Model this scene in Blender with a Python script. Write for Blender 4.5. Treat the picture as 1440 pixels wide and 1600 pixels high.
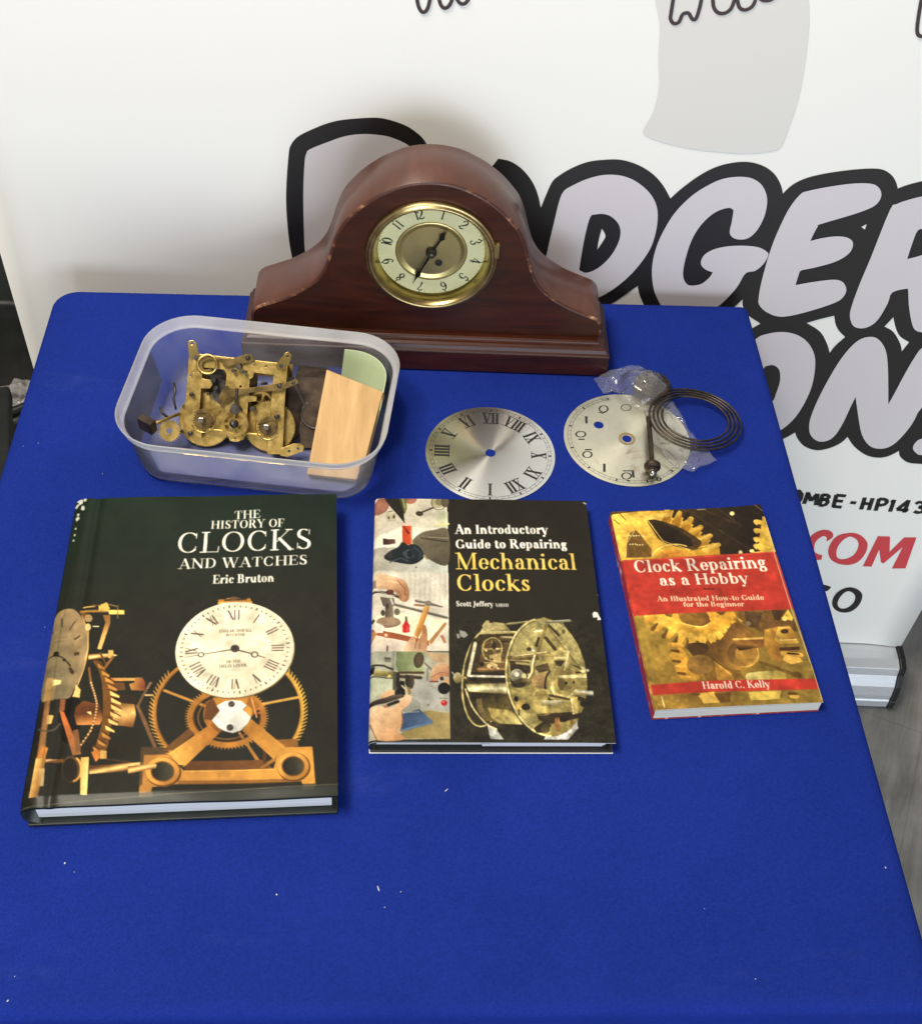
import bpy, bmesh, math, random
import numpy as np
from mathutils import Vector, Matrix, noise as mnoise
from mathutils.geometry import tessellate_polygon
random.seed(7)
PI = math.pi
SC = bpy.context.scene
COL = SC.collection
for o in list(bpy.data.objects):
    bpy.data.objects.remove(o)

# ------------------------------------------------------------------ camera
TZ = 0.78                                   # table top above the floor
CAM_H, F_PX, CX, CY, PITCH, ROLL = 0.8598, 1893.93, 720.0, 747.4, 0.8425, 0.0770
cam = bpy.data.cameras.new('camera')
camo = bpy.data.objects.new('camera', cam)
COL.objects.link(camo)
cam.sensor_fit = 'HORIZONTAL'
cam.sensor_width = 36.0
cam.lens = F_PX / 1440.0 * 36.0
cam.shift_y = (CY - 800.0) / 1440.0
cam.clip_start, cam.clip_end = 0.05, 60
camo.matrix_world = (Matrix.Translation((0, 0, TZ + CAM_H)) @ Matrix.Rotation(PI/2 - PITCH, 4, 'X') @ Matrix.Rotation(ROLL, 4, 'Z'))
SC.camera = camo
SC.cycles.transparent_max_bounces = 32
# ------------------------------------------------------------------ light
SC.view_settings.view_transform = 'Standard'
SC.view_settings.look = 'None'
SC.view_settings.exposure = 0.0
SC.view_settings.gamma = 1.0
SC.view_settings.use_curve_mapping = False
W = bpy.data.worlds.new('World')
SC.world = W
W.use_nodes = True
W.node_tree.nodes['Background'].inputs['Color'].default_value = (0.96, 0.96, 0.94, 1)
W.node_tree.nodes['Background'].inputs['Strength'].default_value = 0.225

def area(name, loc, target, sx, sy, power, color):
    l = bpy.data.lights.new(name, 'AREA')
    l.shape = 'RECTANGLE'
    l.size, l.size_y, l.energy, l.color = sx, sy, power, color
    o = bpy.data.objects.new(name, l)
    COL.objects.link(o)
    o.location = loc
    o.rotation_euler = (Vector(target) - Vector(loc)).to_track_quat('-Z', 'Y').to_euler()
    return o
area('ceiling_lamp', (-0.75, 0.35, 2.95), (0, 0.8, 0.8), 1.0, 0.55, 71, (1.0, 0.91, 0.76))
area('doorway_daylight', (0.7, -2.6, 1.15), (0.2, 1.0, 0.7), 2.4, 1.9, 96, (0.78, 0.88, 1.0))

# ------------------------------------------------------------------ helpers
def ray(px, py):
    c, s = math.cos(ROLL), math.sin(ROLL)
    u0, v0 = px - CX, py - CY
    u, v = u0*c + v0*s, -u0*s + v0*c
    cp, sp = math.cos(PITCH), math.sin(PITCH)
    return (u/F_PX, cp - sp*v/F_PX, -sp - cp*v/F_PX)
def at(px, py, z=0.0):
    """the point of the level z (above the table top) where the photograph shows (px, py)"""
    d = ray(px, py)
    t = (z - CAM_H)/d[2]
    return Vector((d[0]*t, d[1]*t, z + TZ))
def on_wall(px, py, p0, ang):
    """the same for an upright plane through p0 that runs along ang: (distance along, world z)"""
    d = ray(px, py)
    n = (-math.sin(ang), math.cos(ang))
    t = (n[0]*p0[0] + n[1]*p0[1])/(n[0]*d[0] + n[1]*d[1])
    q = (d[0]*t - p0[0], d[1]*t - p0[1])
    return q[0]*math.cos(ang) + q[1]*math.sin(ang), CAM_H + d[2]*t + TZ

class MB:
    """collects faces with material indices and becomes ONE mesh object"""
    def __init__(s):
        s.v, s.f, s.m, s.sm = [], [], [], []
    def add(s, verts, faces, mat=0, smooth=False, M=None):
        b = len(s.v)
        for p in verts:
            s.v.append(tuple(M @ Vector(p)) if M is not None else tuple(p))
        for f in faces:
            s.f.append([b + i for i in f]); s.m.append(mat); s.sm.append(smooth)
        return s
    def box(s, x0, x1, y0, y1, z0, z1, mat=0, M=None):
        v = [(x, y, z) for z in (z0, z1) for y in (y0, y1) for x in (x0, x1)]
        return s.add(v, [(0,2,3,1), (4,5,7,6), (0,1,5,4), (2,6,7,3), (0,4,6,2), (1,3,7,5)], mat, False, M)
    def plate(s, outer, holes=(), z0=0.0, z1=0.001, mat=0, M=None, side=None, smooth_side=False):
        """solid sheet cut to an outline with holes"""
        loops = [list(outer)] + [list(h) for h in holes]
        flat = [p for l in loops for p in l]
        tr = tessellate_polygon([[Vector((p[0], p[1], 0)) for p in l] for l in loops])
        n = len(flat)
        v = [(p[0], p[1], z1) for p in flat] + [(p[0], p[1], z0) for p in flat]
        f = []
        for t in tr:
            a, b, c = (flat[i] for i in t)
            if (b[0]-a[0])*(c[1]-a[1]) - (b[1]-a[1])*(c[0]-a[0]) < 0: t = (t[0], t[2], t[1])
            f.append(tuple(t)); f.append((t[2]+n, t[1]+n, t[0]+n))
        s.add(v, f, mat, False, M)
        k = 0
        for li, l in enumerate(loops):
            A = sum(l[i-1][0]*l[i][1] - l[i][0]*l[i-1][1] for i in range(len(l)))
            sv, sf = [], []
            m = len(l)
            for p in l: sv += [(p[0], p[1], z0), (p[0], p[1], z1)]
            for i in range(m):
                j = (i+1) % m
                q = (2*i, 2*j, 2*j+1, 2*i+1)
                sf.append(q if (A > 0) == (li == 0) else q[::-1])
            s.add(sv, sf, mat if side is None else side, smooth_side, M)
        return s
    def lathe(s, prof, n=32, mat=0, M=None, smooth=True, a0=0.0, a1=2*PI):
        """profile of (r, z) turned about z"""
        full = abs(a1 - a0 - 2*PI) < 1e-6
        m = n if full else n + 1
        v, f = [], []
        for i in range(m):
            a = a0 + (a1 - a0)*i/n
            for r, z in prof: v.append((r*math.cos(a), r*math.sin(a), z))
        k = len(prof)
        for i in range(n):
            j = (i+1) % m
            for q in range(k-1):
                f.append((i*k+q, j*k+q, j*k+q+1, i*k+q+1))
        return s.add(v, f, mat, smooth, M)
    def cyl(s, p, q, r, n=12, mat=0, r2=None, smooth=True, M=None):
        p, q = Vector(p), Vector(q)
        d = q - p
        R = d.to_track_quat('Z', 'Y').to_matrix().to_4x4()
        T = Matrix.Translation(p) @ R
        if M is not None: T = M @ T
        L = d.length
        r2 = r if r2 is None else r2
        s.lathe([(1e-6, 0), (r, 0)], n, mat, T, False)
        s.lathe([(r, 0), (r2, L)], n, mat, T, smooth)
        s.lathe([(r2, L), (1e-6, L)], n, mat, T, False)
        return s
    def tube(s, pts, r, n=8, mat=0, M=None):
        """round wire along a path, radius may be a list"""
        pts = [Vector(p) for p in pts]
        v, f = [], []
        up = Vector((0, 0, 1))
        for i, p in enumerate(pts):
            d = (pts[min(i+1, len(pts)-1)] - pts[max(i-1, 0)]).normalized()
            a = d.cross(up)
            if a.length < 1e-4: a = d.cross(Vector((1, 0, 0)))
            a.normalize(); b = a.cross(d)
            rr = r[i] if isinstance(r, (list, tuple)) else r
            for k in range(n):
                t = 2*PI*k/n
                v.append(tuple(p + a*(rr*math.cos(t)) + b*(rr*math.sin(t))))
        for i in range(len(pts)-1):
            for k in range(n):
                f.append((i*n+k, i*n+(k+1) % n, (i+1)*n+(k+1) % n, (i+1)*n+k))
        f.append(tuple(range(n))[::-1]); f.append(tuple((len(pts)-1)*n + k for k in range(n)))
        return s.add(v, f, mat, True, M)
    def flat(s, loops, z, mat=0, place=None):
        """flat print: outline with holes at height z; place maps (x, y, z) to 3-D"""
        fl = [p for l in loops for p in l]
        tr = tessellate_polygon([[Vector((p[0], p[1], 0)) for p in l] for l in loops])
        f = []
        for t in tr:
            a, b, c = (fl[i] for i in t)
            if (b[0]-a[0])*(c[1]-a[1]) - (b[1]-a[1])*(c[0]-a[0]) < 0: t = (t[0], t[2], t[1])
            f.append(tuple(t))
        return s.add([place(p[0], p[1], z) if place else (p[0], p[1], z) for p in fl], f, mat)
    def ribbon(s, pts, w, z, mat=0, place=None):
        """flat painted stroke of width w (or list)"""
        n = len(pts)
        L = []; R = []
        for i, p in enumerate(pts):
            a = pts[max(i-1, 0)]; b = pts[min(i+1, n-1)]
            dx, dy = b[0]-a[0], b[1]-a[1]
            l = math.hypot(dx, dy) or 1e-9
            ww = (w[i] if isinstance(w, (list, tuple)) else w)/2
            L.append((p[0]-dy/l*ww, p[1]+dx/l*ww)); R.append((p[0]+dy/l*ww, p[1]-dx/l*ww))
        v = L + R
        f = [(i, n+i, n+i+1, i+1) for i in range(n-1)]
        return s.add([place(p[0], p[1], z) if place else (p[0], p[1], z) for p in v], f, mat)
    def build(s, name, mats, parent=None, bevel=0.0, seg=2, angle=35):
        me = bpy.data.meshes.new(name)
        me.from_pydata(s.v, [], s.f)
        me.polygons.foreach_set('material_index', s.m)
        me.polygons.foreach_set('use_smooth', s.sm)
        for m in (mats if isinstance(mats, (list, tuple)) else [mats]): me.materials.append(m)
        me.update()
        o = bpy.data.objects.new(name, me)
        COL.objects.link(o)
        if parent is not None: o.parent = parent
        if bevel:
            bm = bmesh.new(); bm.from_mesh(me)
            bmesh.ops.remove_doubles(bm, verts=bm.verts, dist=1e-6)
            bm.to_mesh(me); bm.free()
            b = o.modifiers.new('bevel', 'BEVEL')
            b.width, b.segments, b.limit_method, b.angle_limit = bevel, seg, 'ANGLE', math.radians(angle)
            b.harden_normals = False
        return o

def tag(o, label=None, cat=None, group=None, kind=None):
    if label: o['label'] = label
    if cat: o['category'] = cat
    if group: o['group'] = group
    if kind: o['kind'] = kind
    return o
def thing(name, label, cat, loc=(0, 0, 0), rotz=0.0, group=None):
    o = bpy.data.objects.new(name, None)
    COL.objects.link(o)
    o.location = loc; o.rotation_euler = (0, 0, rotz); o.empty_display_size = 0.02
    return tag(o, label, cat, group)
def smooth_loop(pts, n=5, closed=True):
    """Catmull-Rom curve through the points"""
    out = []; m = len(pts)
    for i in range(m if closed else m-1):
        if closed: p0, p1, p2, p3 = pts[i-1], pts[i], pts[(i+1) % m], pts[(i+2) % m]
        else: p0, p1, p2, p3 = pts[max(i-1, 0)], pts[i], pts[i+1], pts[min(i+2, m-1)]
        for k in range(n):
            t = k/n
            out.append(tuple(0.5*((2*b) + (-a+c)*t + (2*a-5*b+4*c-d)*t*t + (-a+3*b-3*c+d)*t**3) for a, b, c, d in zip(p0, p1, p2, p3)))
    if not closed: out.append(tuple(pts[-1]))
    return out
def smooth_sharp(pts, n=4, lim=48):
    """Catmull-Rom outline that keeps its corners"""
    m = len(pts); cor = []
    for i in range(m):
        a, b, c = pts[i-1], pts[i], pts[(i+1) % m]
        d = math.degrees(abs(math.remainder(math.atan2(c[1]-b[1], c[0]-b[0]) - math.atan2(b[1]-a[1], b[0]-a[0]), 2*PI)))
        if d > lim: cor.append(i)
    if not cor: return smooth_loop(pts, n)
    out = []
    for k, i in enumerate(cor):
        j = cor[(k+1) % len(cor)]
        if j <= i: j += m
        out += smooth_loop([pts[q % m] for q in range(i, j+1)], n, False)[:-1]
    return out
def circ(cx, cy, r, n=32, ry=None):
    return [(cx + r*math.cos(2*PI*k/n), cy + (ry or r)*math.sin(2*PI*k/n)) for k in range(n)]
def rrect(x0, x1, y0, y1, r, n=8):
    out = []
    for k, (cx, cy) in enumerate(((x1-r, y1-r), (x0+r, y1-r), (x0+r, y0+r), (x1-r, y0+r))):
        for j in range(n+1):
            t = (k + j/n)*PI/2
            out.append((cx + r*math.cos(t), cy + r*math.sin(t)))
    return out
def gear_loop(r, teeth, depth, cx=0, cy=0, ph=0.0):
    out = []
    for k in range(teeth):
        for f, rr in ((0.0, r-depth), (0.22, r-depth), (0.38, r), (0.62, r), (0.78, r-depth)):
            a = ph + 2*PI*(k + f)/teeth
            out.append((cx + rr*math.cos(a), cy + rr*math.sin(a)))
    return out
def srgb(r, g, b):
    def c(x):
        x /= 255.0
        return x/12.92 if x <= 0.04045 else ((x+0.055)/1.055)**2.4
    return (c(r), c(g), c(b))

# ------------------------------------------------------------------ materials
def mat(name, color, rough=0.5, metal=0.0, **kw):
    m = bpy.data.materials.new(name)
    m.use_nodes = True
    b = m.node_tree.nodes['Principled BSDF']
    b.inputs['Base Color'].default_value = (*color, 1)
    b.inputs['Roughness'].default_value = rough
    b.inputs['Metallic'].default_value = metal
    for k, v in kw.items():
        b.inputs[k.replace('_', ' ')].default_value = v
    return m
class N:
    """small node-tree writer"""
    def __init__(s, m):
        s.t = m.node_tree; s.b = s.t.nodes.get('Principled BSDF')
    def new(s, typ, **kw):
        n = s.t.nodes.new(typ)
        for k, v in kw.items(): setattr(n, k, v)
        return n
    def link(s, a, b): s.t.links.new(a, b)
    def coord(s, scale=(1, 1, 1), rot=(0, 0, 0), which='Object'):
        c = s.new('ShaderNodeTexCoord'); p = s.new('ShaderNodeMapping')
        p.inputs['Scale'].default_value = scale; p.inputs['Rotation'].default_value = rot
        s.link(c.outputs[which], p.inputs['Vector'])
        return p.outputs['Vector']
    def noise(s, vec, scale, detail=4, rough=0.55, dist=0.0):
        n = s.new('ShaderNodeTexNoise')
        n.inputs['Scale'].default_value = scale; n.inputs['Detail'].default_value = detail
        n.inputs['Roughness'].default_value = rough; n.inputs['Distortion'].default_value = dist
        s.link(vec, n.inputs['Vector'])
        return n.outputs['Fac']
    def ramp(s, fac, stops):
        r = s.new('ShaderNodeValToRGB')
        e = r.color_ramp.elements
        while len(e) < len(stops): e.new(0.5)
        for q, (p, c) in zip(e, stops):
            q.position = p; q.color = (*c, 1) if len(c) == 3 else c
        s.link(fac, r.inputs['Fac'])
        return r.outputs['Color']
    def bump(s, h, strength, dist=0.001):
        b = s.new('ShaderNodeBump')
        b.inputs['Strength'].default_value = strength; b.inputs['Distance'].default_value = dist
        s.link(h, b.inputs['Height']); s.link(b.outputs['Normal'], s.b.inputs['Normal'])
    def rough(s, fac, lo, hi):
        r = s.new('ShaderNodeMapRange')
        r.inputs['To Min'].default_value = lo; r.inputs['To Max'].default_value = hi
        s.link(fac, r.inputs['Value']); s.link(r.outputs['Result'], s.b.inputs['Roughness'])
def mottled(name, stops, rough, metal=0.0, scale=40, sc3=(1, 1, 1), bump=0.0, rr=None, detail=5, dist=0.0, **kw):
    """Principled whose colour is a noise ramp"""
    m = mat(name, stops[0][1], rough, metal, **kw)
    n = N(m)
    f = n.noise(n.coord(sc3), scale, detail, 0.6, dist)
    n.link(n.ramp(f, stops), n.b.inputs['Base Color'])
    if rr: n.rough(f, *rr)
    if bump: n.bump(f, bump)
    return m
# ------------------------------------------------------------------ a printed-page painter and a serif alphabet
TK, TN = 0.155, 0.052
def _stem(x, y0=0.0, y1=1.0, w=None):
    w = TK if w is None else w
    return ('r', x-w/2, y0, x+w/2, y1)
def _ser(x, y, d=1, w=0.17):
    return ('r', x-w, y if d > 0 else y-TN, x+w, y+TN if d > 0 else y)
def _l(x0, y0, x1, y1, w=TN): return ('l', x0, y0, x1, y1, w)
def _a(cx, cy, rx, ry, a0, a1): return ('a', cx, cy, rx, ry, a0, a1)
XH = 0.66
G = {
 'A': (.88, [_l(.12,.03,.42,.97), _l(.44,.97,.75,.03,TK), _l(.22,.34,.62,.34), _ser(.11,0), _ser(.75,0)]),
 'B': (.80, [_stem(.2), _ser(.13,0,1,.13), _ser(.13,1,-1,.13), _l(.2,.975,.42,.975), _l(.2,.53,.42,.53), _l(.2,.025,.42,.025), _a(.42,.755,.2,.22,-90,90), _a(.42,.28,.26,.255,-90,90)]),
 'C': (.86, [_a(.46,.5,.37,.475,48,312), _l(.72,.93,.72,.70), _l(.72,.3,.70,.15)]),
 'D': (.94, [_stem(.2), _ser(.13,0,1,.13), _ser(.13,1,-1,.13), _l(.2,.975,.42,.975), _l(.2,.025,.42,.025), _a(.42,.5,.38,.475,-90,90)]),
 'E': (.76, [_stem(.2), _ser(.13,0,1,.13), _ser(.13,1,-1,.13), _l(.2,.972,.68,.972), _l(.2,.51,.52,.51), _l(.2,.028,.70,.028), _l(.67,.97,.69,.76), _l(.53,.61,.53,.41), _l(.69,.03,.72,.26)]),
 'F': (.72, [_stem(.2), _ser(.2,0,1,.2), _ser(.13,1,-1,.13), _l(.2,.972,.66,.972), _l(.2,.5,.5,.5), _l(.65,.97,.67,.76), _l(.51,.6,.51,.4)]),
 'G': (.92, [_a(.46,.5,.37,.475,50,318), _l(.72,.93,.72,.70), _stem(.76,.05,.44), _ser(.74,.44,-1,.16)]),
 'H': (.98, [_stem(.2), _stem(.78), _ser(.2,0), _ser(.78,0), _ser(.2,1,-1), _ser(.78,1,-1), _l(.2,.52,.78,.52)]),
 'I': (.44, [_stem(.22), _ser(.22,0), _ser(.22,1,-1)]),
 'J': (.50, [_stem(.28,.05,1), _ser(.28,1,-1), _a(.1,.05,.17,.24,-90,0), _l(.02,-.12,.1,-.18,.1)]),
 'K': (.92, [_stem(.2), _ser(.2,0), _ser(.2,1,-1), _l(.28,.42,.72,.97), _l(.38,.55,.78,.03,TK), _ser(.8,0,1,.13), _ser(.72,1,-1,.15)]),
 'L': (.74, [_stem(.2), _ser(.13,0,1,.13), _ser(.2,1,-1), _l(.2,.028,.68,.028), _l(.67,.03,.7,.28)]),
 'M': (1.14,[_stem(.16,0,1,TN*1.2), _stem(.96), _l(.18,.96,.54,.05,TK), _l(.54,.05,.92,.97), _ser(.16,0), _ser(.96,0), _ser(.1,1,-1,.12), _ser(1.0,1,-1,.14)]),
 'N': (.98, [_stem(.18,0,1,TN*1.2), _stem(.8,0,1,TN*1.2), _l(.2,.96,.78,.06,TK), _ser(.18,0), _ser(.12,1,-1,.13), _ser(.8,1,-1)]),
 'O': (.94, [_a(.47,.5,.38,.475,0,360)]),
 'P': (.78, [_stem(.2), _ser(.2,0), _ser(.13,1,-1,.13), _l(.2,.975,.44,.975), _l(.2,.47,.44,.47), _a(.44,.72,.24,.252,-90,90)]),
 'R': (.90, [_stem(.2), _ser(.2,0), _ser(.13,1,-1,.13), _l(.2,.975,.44,.975), _l(.2,.5,.44,.5), _a(.44,.74,.22,.238,-90,90), _l(.44,.5,.72,.03,TK), _ser(.78,0,1,.1)]),
 'S': (.70, [_a(.35,.74,.22,.235,55,220), _l(.2,.62,.5,.4,TK*1.05), _a(.35,.26,.24,.235,-140,42), _l(.56,.95,.55,.72), _l(.12,.05,.13,.3)]),
 'T': (.82, [_stem(.41), _ser(.41,0), _l(.08,.972,.74,.972), _l(.08,.97,.05,.72), _l(.74,.97,.77,.72)]),
 'V': (.88, [_l(.12,.97,.42,.03,TK), _l(.44,.03,.74,.97), _ser(.13,1,-1), _ser(.74,1,-1,.14)]),
 'W': (1.26,[_l(.12,.97,.38,.03,TK), _l(.38,.03,.62,.97), _l(.6,.97,.86,.03,TK), _l(.86,.03,1.12,.97), _ser(.13,1,-1), _ser(.6,1,-1), _ser(1.12,1,-1,.13)]),
 'X': (.88, [_l(.15,.97,.73,.03,TK), _l(.73,.97,.15,.03), _ser(.15,0), _ser(.74,0), _ser(.15,1,-1), _ser(.73,1,-1)]),
 'Y': (.86, [_l(.12,.97,.42,.45,TK), _l(.72,.97,.42,.45), _stem(.42,0,.46), _ser(.42,0), _ser(.12,1,-1), _ser(.73,1,-1,.14)]),
 'a': (.60, [_a(.27,.47,.17,.17,20,170), _stem(.42,.05,.5,TK*.9), _a(.27,.19,.19,.17,90,330), _l(.27,.37,.42,.4), _l(.42,.05,.55,.04,.07)]),
 'b': (.68, [_stem(.17,0,1), _ser(.1,1,-1,.09), _a(.35,.33,.24,.31,-150,150)]),
 'c': (.56, [_a(.31,.33,.23,.31,45,315), ('l',.46,.5,.47,.5,.13)]),
 'd': (.68, [_stem(.5,.02,1), _ser(.43,1,-1,.1), _ser(.56,0,1,.1), _a(.32,.33,.24,.31,30,330)]),
 'e': (.58, [_a(.31,.33,.23,.31,0,318), _l(.1,.36,.52,.36)]),
 'f': (.42, [_stem(.2,0,.8), _ser(.2,0), _a(.36,.78,.16,.2,60,180), _l(.06,XH-.03,.38,XH-.03), ('l',.42,.9,.43,.9,.12)]),
 'g': (.62, [_a(.28,.43,.19,.21,0,360), _l(.16,.2,.2,.1,.08), _l(.2,.08,.44,.06,.12), _a(.3,-.1,.23,.16,0,360), _l(.42,.58,.56,.6,.08)]),
 'h': (.72, [_stem(.17,0,1), _ser(.17,0,1,.14), _ser(.1,1,-1,.1), _a(.36,.4,.19,.24,0,150), _stem(.55,0,.42), _ser(.55,0,1,.14)]),
 'i': (.36, [_stem(.18,0,XH), _ser(.18,0,1,.15), _ser(.1,XH,-1,.1), ('l',.175,.88,.18,.88,.18)]),
 'k': (.70, [_stem(.17,0,1), _ser(.17,0,1,.14), _ser(.1,1,-1,.1), _l(.22,.26,.5,XH-.03), _l(.3,.36,.58,.03,TK), _ser(.6,0,1,.12), _ser(.52,XH,-1,.13)]),
 'l': (.36, [_stem(.18,0,1), _ser(.18,0,1,.15), _ser(.1,1,-1,.1)]),
 'm': (1.06,[_stem(.17,0,XH), _ser(.17,0,1,.13), _ser(.1,XH,-1,.1), _a(.35,.4,.18,.24,0,150), _stem(.53,0,.42), _ser(.53,0,1,.13), _a(.71,.4,.18,.24,0,150), _stem(.89,0,.42), _ser(.89,0,1,.13)]),
 'n': (.72, [_stem(.17,0,XH), _ser(.17,0,1,.14), _ser(.1,XH,-1,.1), _a(.36,.4,.19,.24,0,150), _stem(.55,0,.42), _ser(.55,0,1,.14)]),
 'o': (.63, [_a(.315,.33,.25,.31,0,360)]),
 'p': (.68, [_stem(.17,-.28,XH), _ser(.17,-.28,1,.14), _ser(.1,XH,-1,.1), _a(.35,.33,.24,.31,-150,150)]),
 'r': (.50, [_stem(.17,0,XH), _ser(.17,0,1,.15), _ser(.1,XH,-1,.1), _a(.36,.4,.18,.23,70,150), ('l',.42,.57,.43,.57,.14)]),
 's': (.50, [_a(.25,.48,.15,.16,50,215), _l(.15,.42,.35,.25,TK), _a(.25,.18,.17,.16,-145,45), _l(.39,.62,.38,.48), _l(.09,.04,.1,.2)]),
 't': (.44, [_stem(.2,.08,.86), _l(.05,XH-.03,.4,XH-.03), _a(.31,.12,.11,.1,180,330)]),
 'u': (.72, [_stem(.17,.2,XH), _ser(.1,XH,-1,.1), _a(.34,.22,.17,.2,180,330), _stem(.54,0,XH), _ser(.47,XH,-1,.1), _ser(.6,0,1,.1)]),
 'w': (.92, [_l(.1,XH-.03,.28,.03,TK*.9), _l(.28,.03,.45,XH-.03), _l(.44,XH-.03,.62,.03,TK*.9), _l(.62,.03,.8,XH-.03), _ser(.1,XH,-1,.12), _ser(.8,XH,-1,.12)]),
 'y': (.64, [_l(.1,XH-.03,.33,.03,TK), _l(.54,XH-.03,.26,-.22), _ser(.11,XH,-1,.14), _ser(.54,XH,-1,.12), ('l',.17,-.22,.22,-.24,.13)]),
 '.': (.28, [('l',.13,.07,.135,.07,.15)]),
 '-': (.40, [_l(.06,.28,.32,.28,.1)]),
 ' ': (.32, []),
}
def text_width(t, track=0.0): return sum(G[c][0] + track for c in t)

class Paint:
    """a picture printed on a page: w x h millimetres, y down from the top edge, sRGB 0-255"""
    def __init__(s, w, h, res, tomm, base):
        s.w, s.h, s.res = w, h, res
        s.nx, s.ny = int(round(w*res)) + 1, int(round(h*res)) + 1
        s.a = np.empty((s.ny, s.nx, 3)); s.a[:] = base
        s.tomm = tomm; s.off = (0, 0); s.k = 1.0; s.direct = False
    def use(s, ox, oy, k): s.off, s.k, s.direct = (ox, oy), k, False
    def mm(s, p): return p if s.direct else s.tomm(s.off[0] + p[0]/s.k, s.off[1] + p[1]/s.k)
    def size(s, d, p=None):
        p = p or (500, 500)
        a, b = s.mm(p), s.mm((p[0] + d, p[1]))
        return math.hypot(a[0]-b[0], a[1]-b[1])
    def box(s, P, pad=1.5):
        q = np.asarray(P)*s.res
        x0, y0 = np.floor(q.min(0) - pad).astype(int); x1, y1 = np.ceil(q.max(0) + pad).astype(int) + 1
        return max(x0, 0), min(x1, s.nx), max(y0, 0), min(y1, s.ny)
    def pmask(s, P):
        x0, x1, y0, y1 = s.box(P)
        if x1 <= x0 or y1 <= y0: return None
        S = 3
        xs = (np.arange((x1-x0)*S) + .5)/S + x0 - .5
        ys = (np.arange((y1-y0)*S) + .5)/S + y0 - .5
        Q = np.asarray(P)*s.res
        ins = np.zeros((len(ys), len(xs)), bool)
        for i in range(len(Q)):
            (ax, ay), (bx, by) = Q[i-1], Q[i]
            if ay == by: continue
            rows = np.nonzero((ay > ys) != (by > ys))[0]
            if len(rows) == 0: continue
            xi = ax + (ys[rows]-ay)/(by-ay)*(bx-ax)
            ins[rows] ^= xs[None, :] < xi[:, None]
        m = ins.reshape(y1-y0, S, x1-x0, S).mean((1, 3))
        return x0, x1, y0, y1, m
    def smask(s, P, rad):
        """distance to a polyline with a radius per point"""
        P = np.asarray(P, float); rad = np.asarray(rad, float)
        e = float(rad.max())
        x0, x1, y0, y1 = s.box(np.vstack([P-e, P+e]))
        if x1 <= x0 or y1 <= y0: return None
        m = np.zeros((y1-y0, x1-x0))
        for i in range(len(P)-1):
            a, b = P[i], P[i+1]
            r0, r1 = rad[i], rad[i+1]
            e = max(r0, r1)
            u0, u1, v0, v1 = s.box(np.array([np.minimum(a, b)-e, np.maximum(a, b)+e]))
            if u1 <= u0 or v1 <= v0: continue
            X = np.arange(u0, u1)[None, :]/s.res; Y = np.arange(v0, v1)[:, None]/s.res
            d = b-a; L = d@d + 1e-12
            t = np.clip(((X-a[0])*d[0] + (Y-a[1])*d[1])/L, 0, 1)
            D = np.hypot(X-a[0]-t*d[0], Y-a[1]-t*d[1]) - (r0 + (r1-r0)*t)
            q = np.clip(.5 - D*s.res, 0, 1)
            sl = (slice(v0-y0, v1-y0), slice(u0-x0, u1-x0))
            m[sl] = np.maximum(m[sl], q)
        return x0, x1, y0, y1, m
    def put(s, M, c, alpha=1.0):
        if M is None: return
        x0, x1, y0, y1, m = M
        m = (m*alpha)[..., None]
        if callable(c):
            X, Y = np.meshgrid(np.arange(x0, x1)/s.res, np.arange(y0, y1)/s.res)
            c = c(X, Y)
        s.a[y0:y1, x0:x1] = s.a[y0:y1, x0:x1]*(1-m) + np.asarray(c, float)*m
    def grad(s, p, c0, q, c1, mid=None):
        """printed tone that runs from c0 at p to c1 at q (mid halfway)"""
        a, b = np.array(s.mm(p)), np.array(s.mm(q))
        c0, c1 = np.array(c0, float), np.array(c1, float)
        d = b-a; L = d@d + 1e-9
        def f(X, Y):
            t = np.clip(((X-a[0])*d[0] + (Y-a[1])*d[1])/L, 0, 1)[..., None]
            if mid is None: return c0*(1-t) + c1*t
            cm = np.array(mid, float)
            return np.where(t < .5, c0*(1-2*t) + cm*2*t, cm*(2-2*t) + c1*(2*t-1))
        return f
    def poly(s, pts, c, alpha=1.0, sm=False):
        if sm: pts = smooth_loop(pts, 5)
        s.put(s.pmask([s.mm(p) for p in pts]), c, alpha)
    def line(s, pts, w, c, alpha=1.0, sm=False):
        if sm: pts = smooth_loop(pts, 6, False)
        ws = w if isinstance(w, (list, tuple)) else [w]*len(pts)
        if len(ws) != len(pts): ws = list(np.interp(np.linspace(0, 1, len(pts)), np.linspace(0, 1, len(ws)), ws))
        s.put(s.smask([s.mm(p) for p in pts], [s.size(q, p)/2 for q, p in zip(ws, pts)]), c, alpha)
    def ell(s, cx, cy, rx, ry, c, rot=0.0, alpha=1.0, a0=0, a1=360, n=60):
        s.poly(s.epts(cx, cy, rx, ry, rot, a0, a1, n), c, alpha)
    def epts(s, cx, cy, rx, ry, rot=0.0, a0=0, a1=360, n=60):
        r = math.radians(rot); out = []
        for k in range(n + 1):
            t = math.radians(a0 + (a1-a0)*k/n)
            x, y = rx*math.cos(t), ry*math.sin(t)
            out.append((cx + x*math.cos(r) - y*math.sin(r), cy + x*math.sin(r) + y*math.cos(r)))
        return out
    def ring(s, cx, cy, rx, ry, w, c, rot=0.0, a0=0, a1=360, alpha=1.0):
        s.line(s.epts(cx, cy, rx, ry, rot, a0, a1), w, c, alpha)
    def teeth(s, cx, cy, rx, ry, n, ln, w, c, a0=0, a1=360, rot=0.0, slant=0.0):
        for k in range(n):
            t = a0 + (a1-a0)*(k+.5)/n
            p = s.epts(cx, cy, rx, ry, rot, t, t, 1)[0]; q = s.epts(cx, cy, rx+ln, ry+ln*ry/rx, rot, t+slant, t+slant, 1)[0]
            s.line([p, q], [w, w*.6], c)
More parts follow.
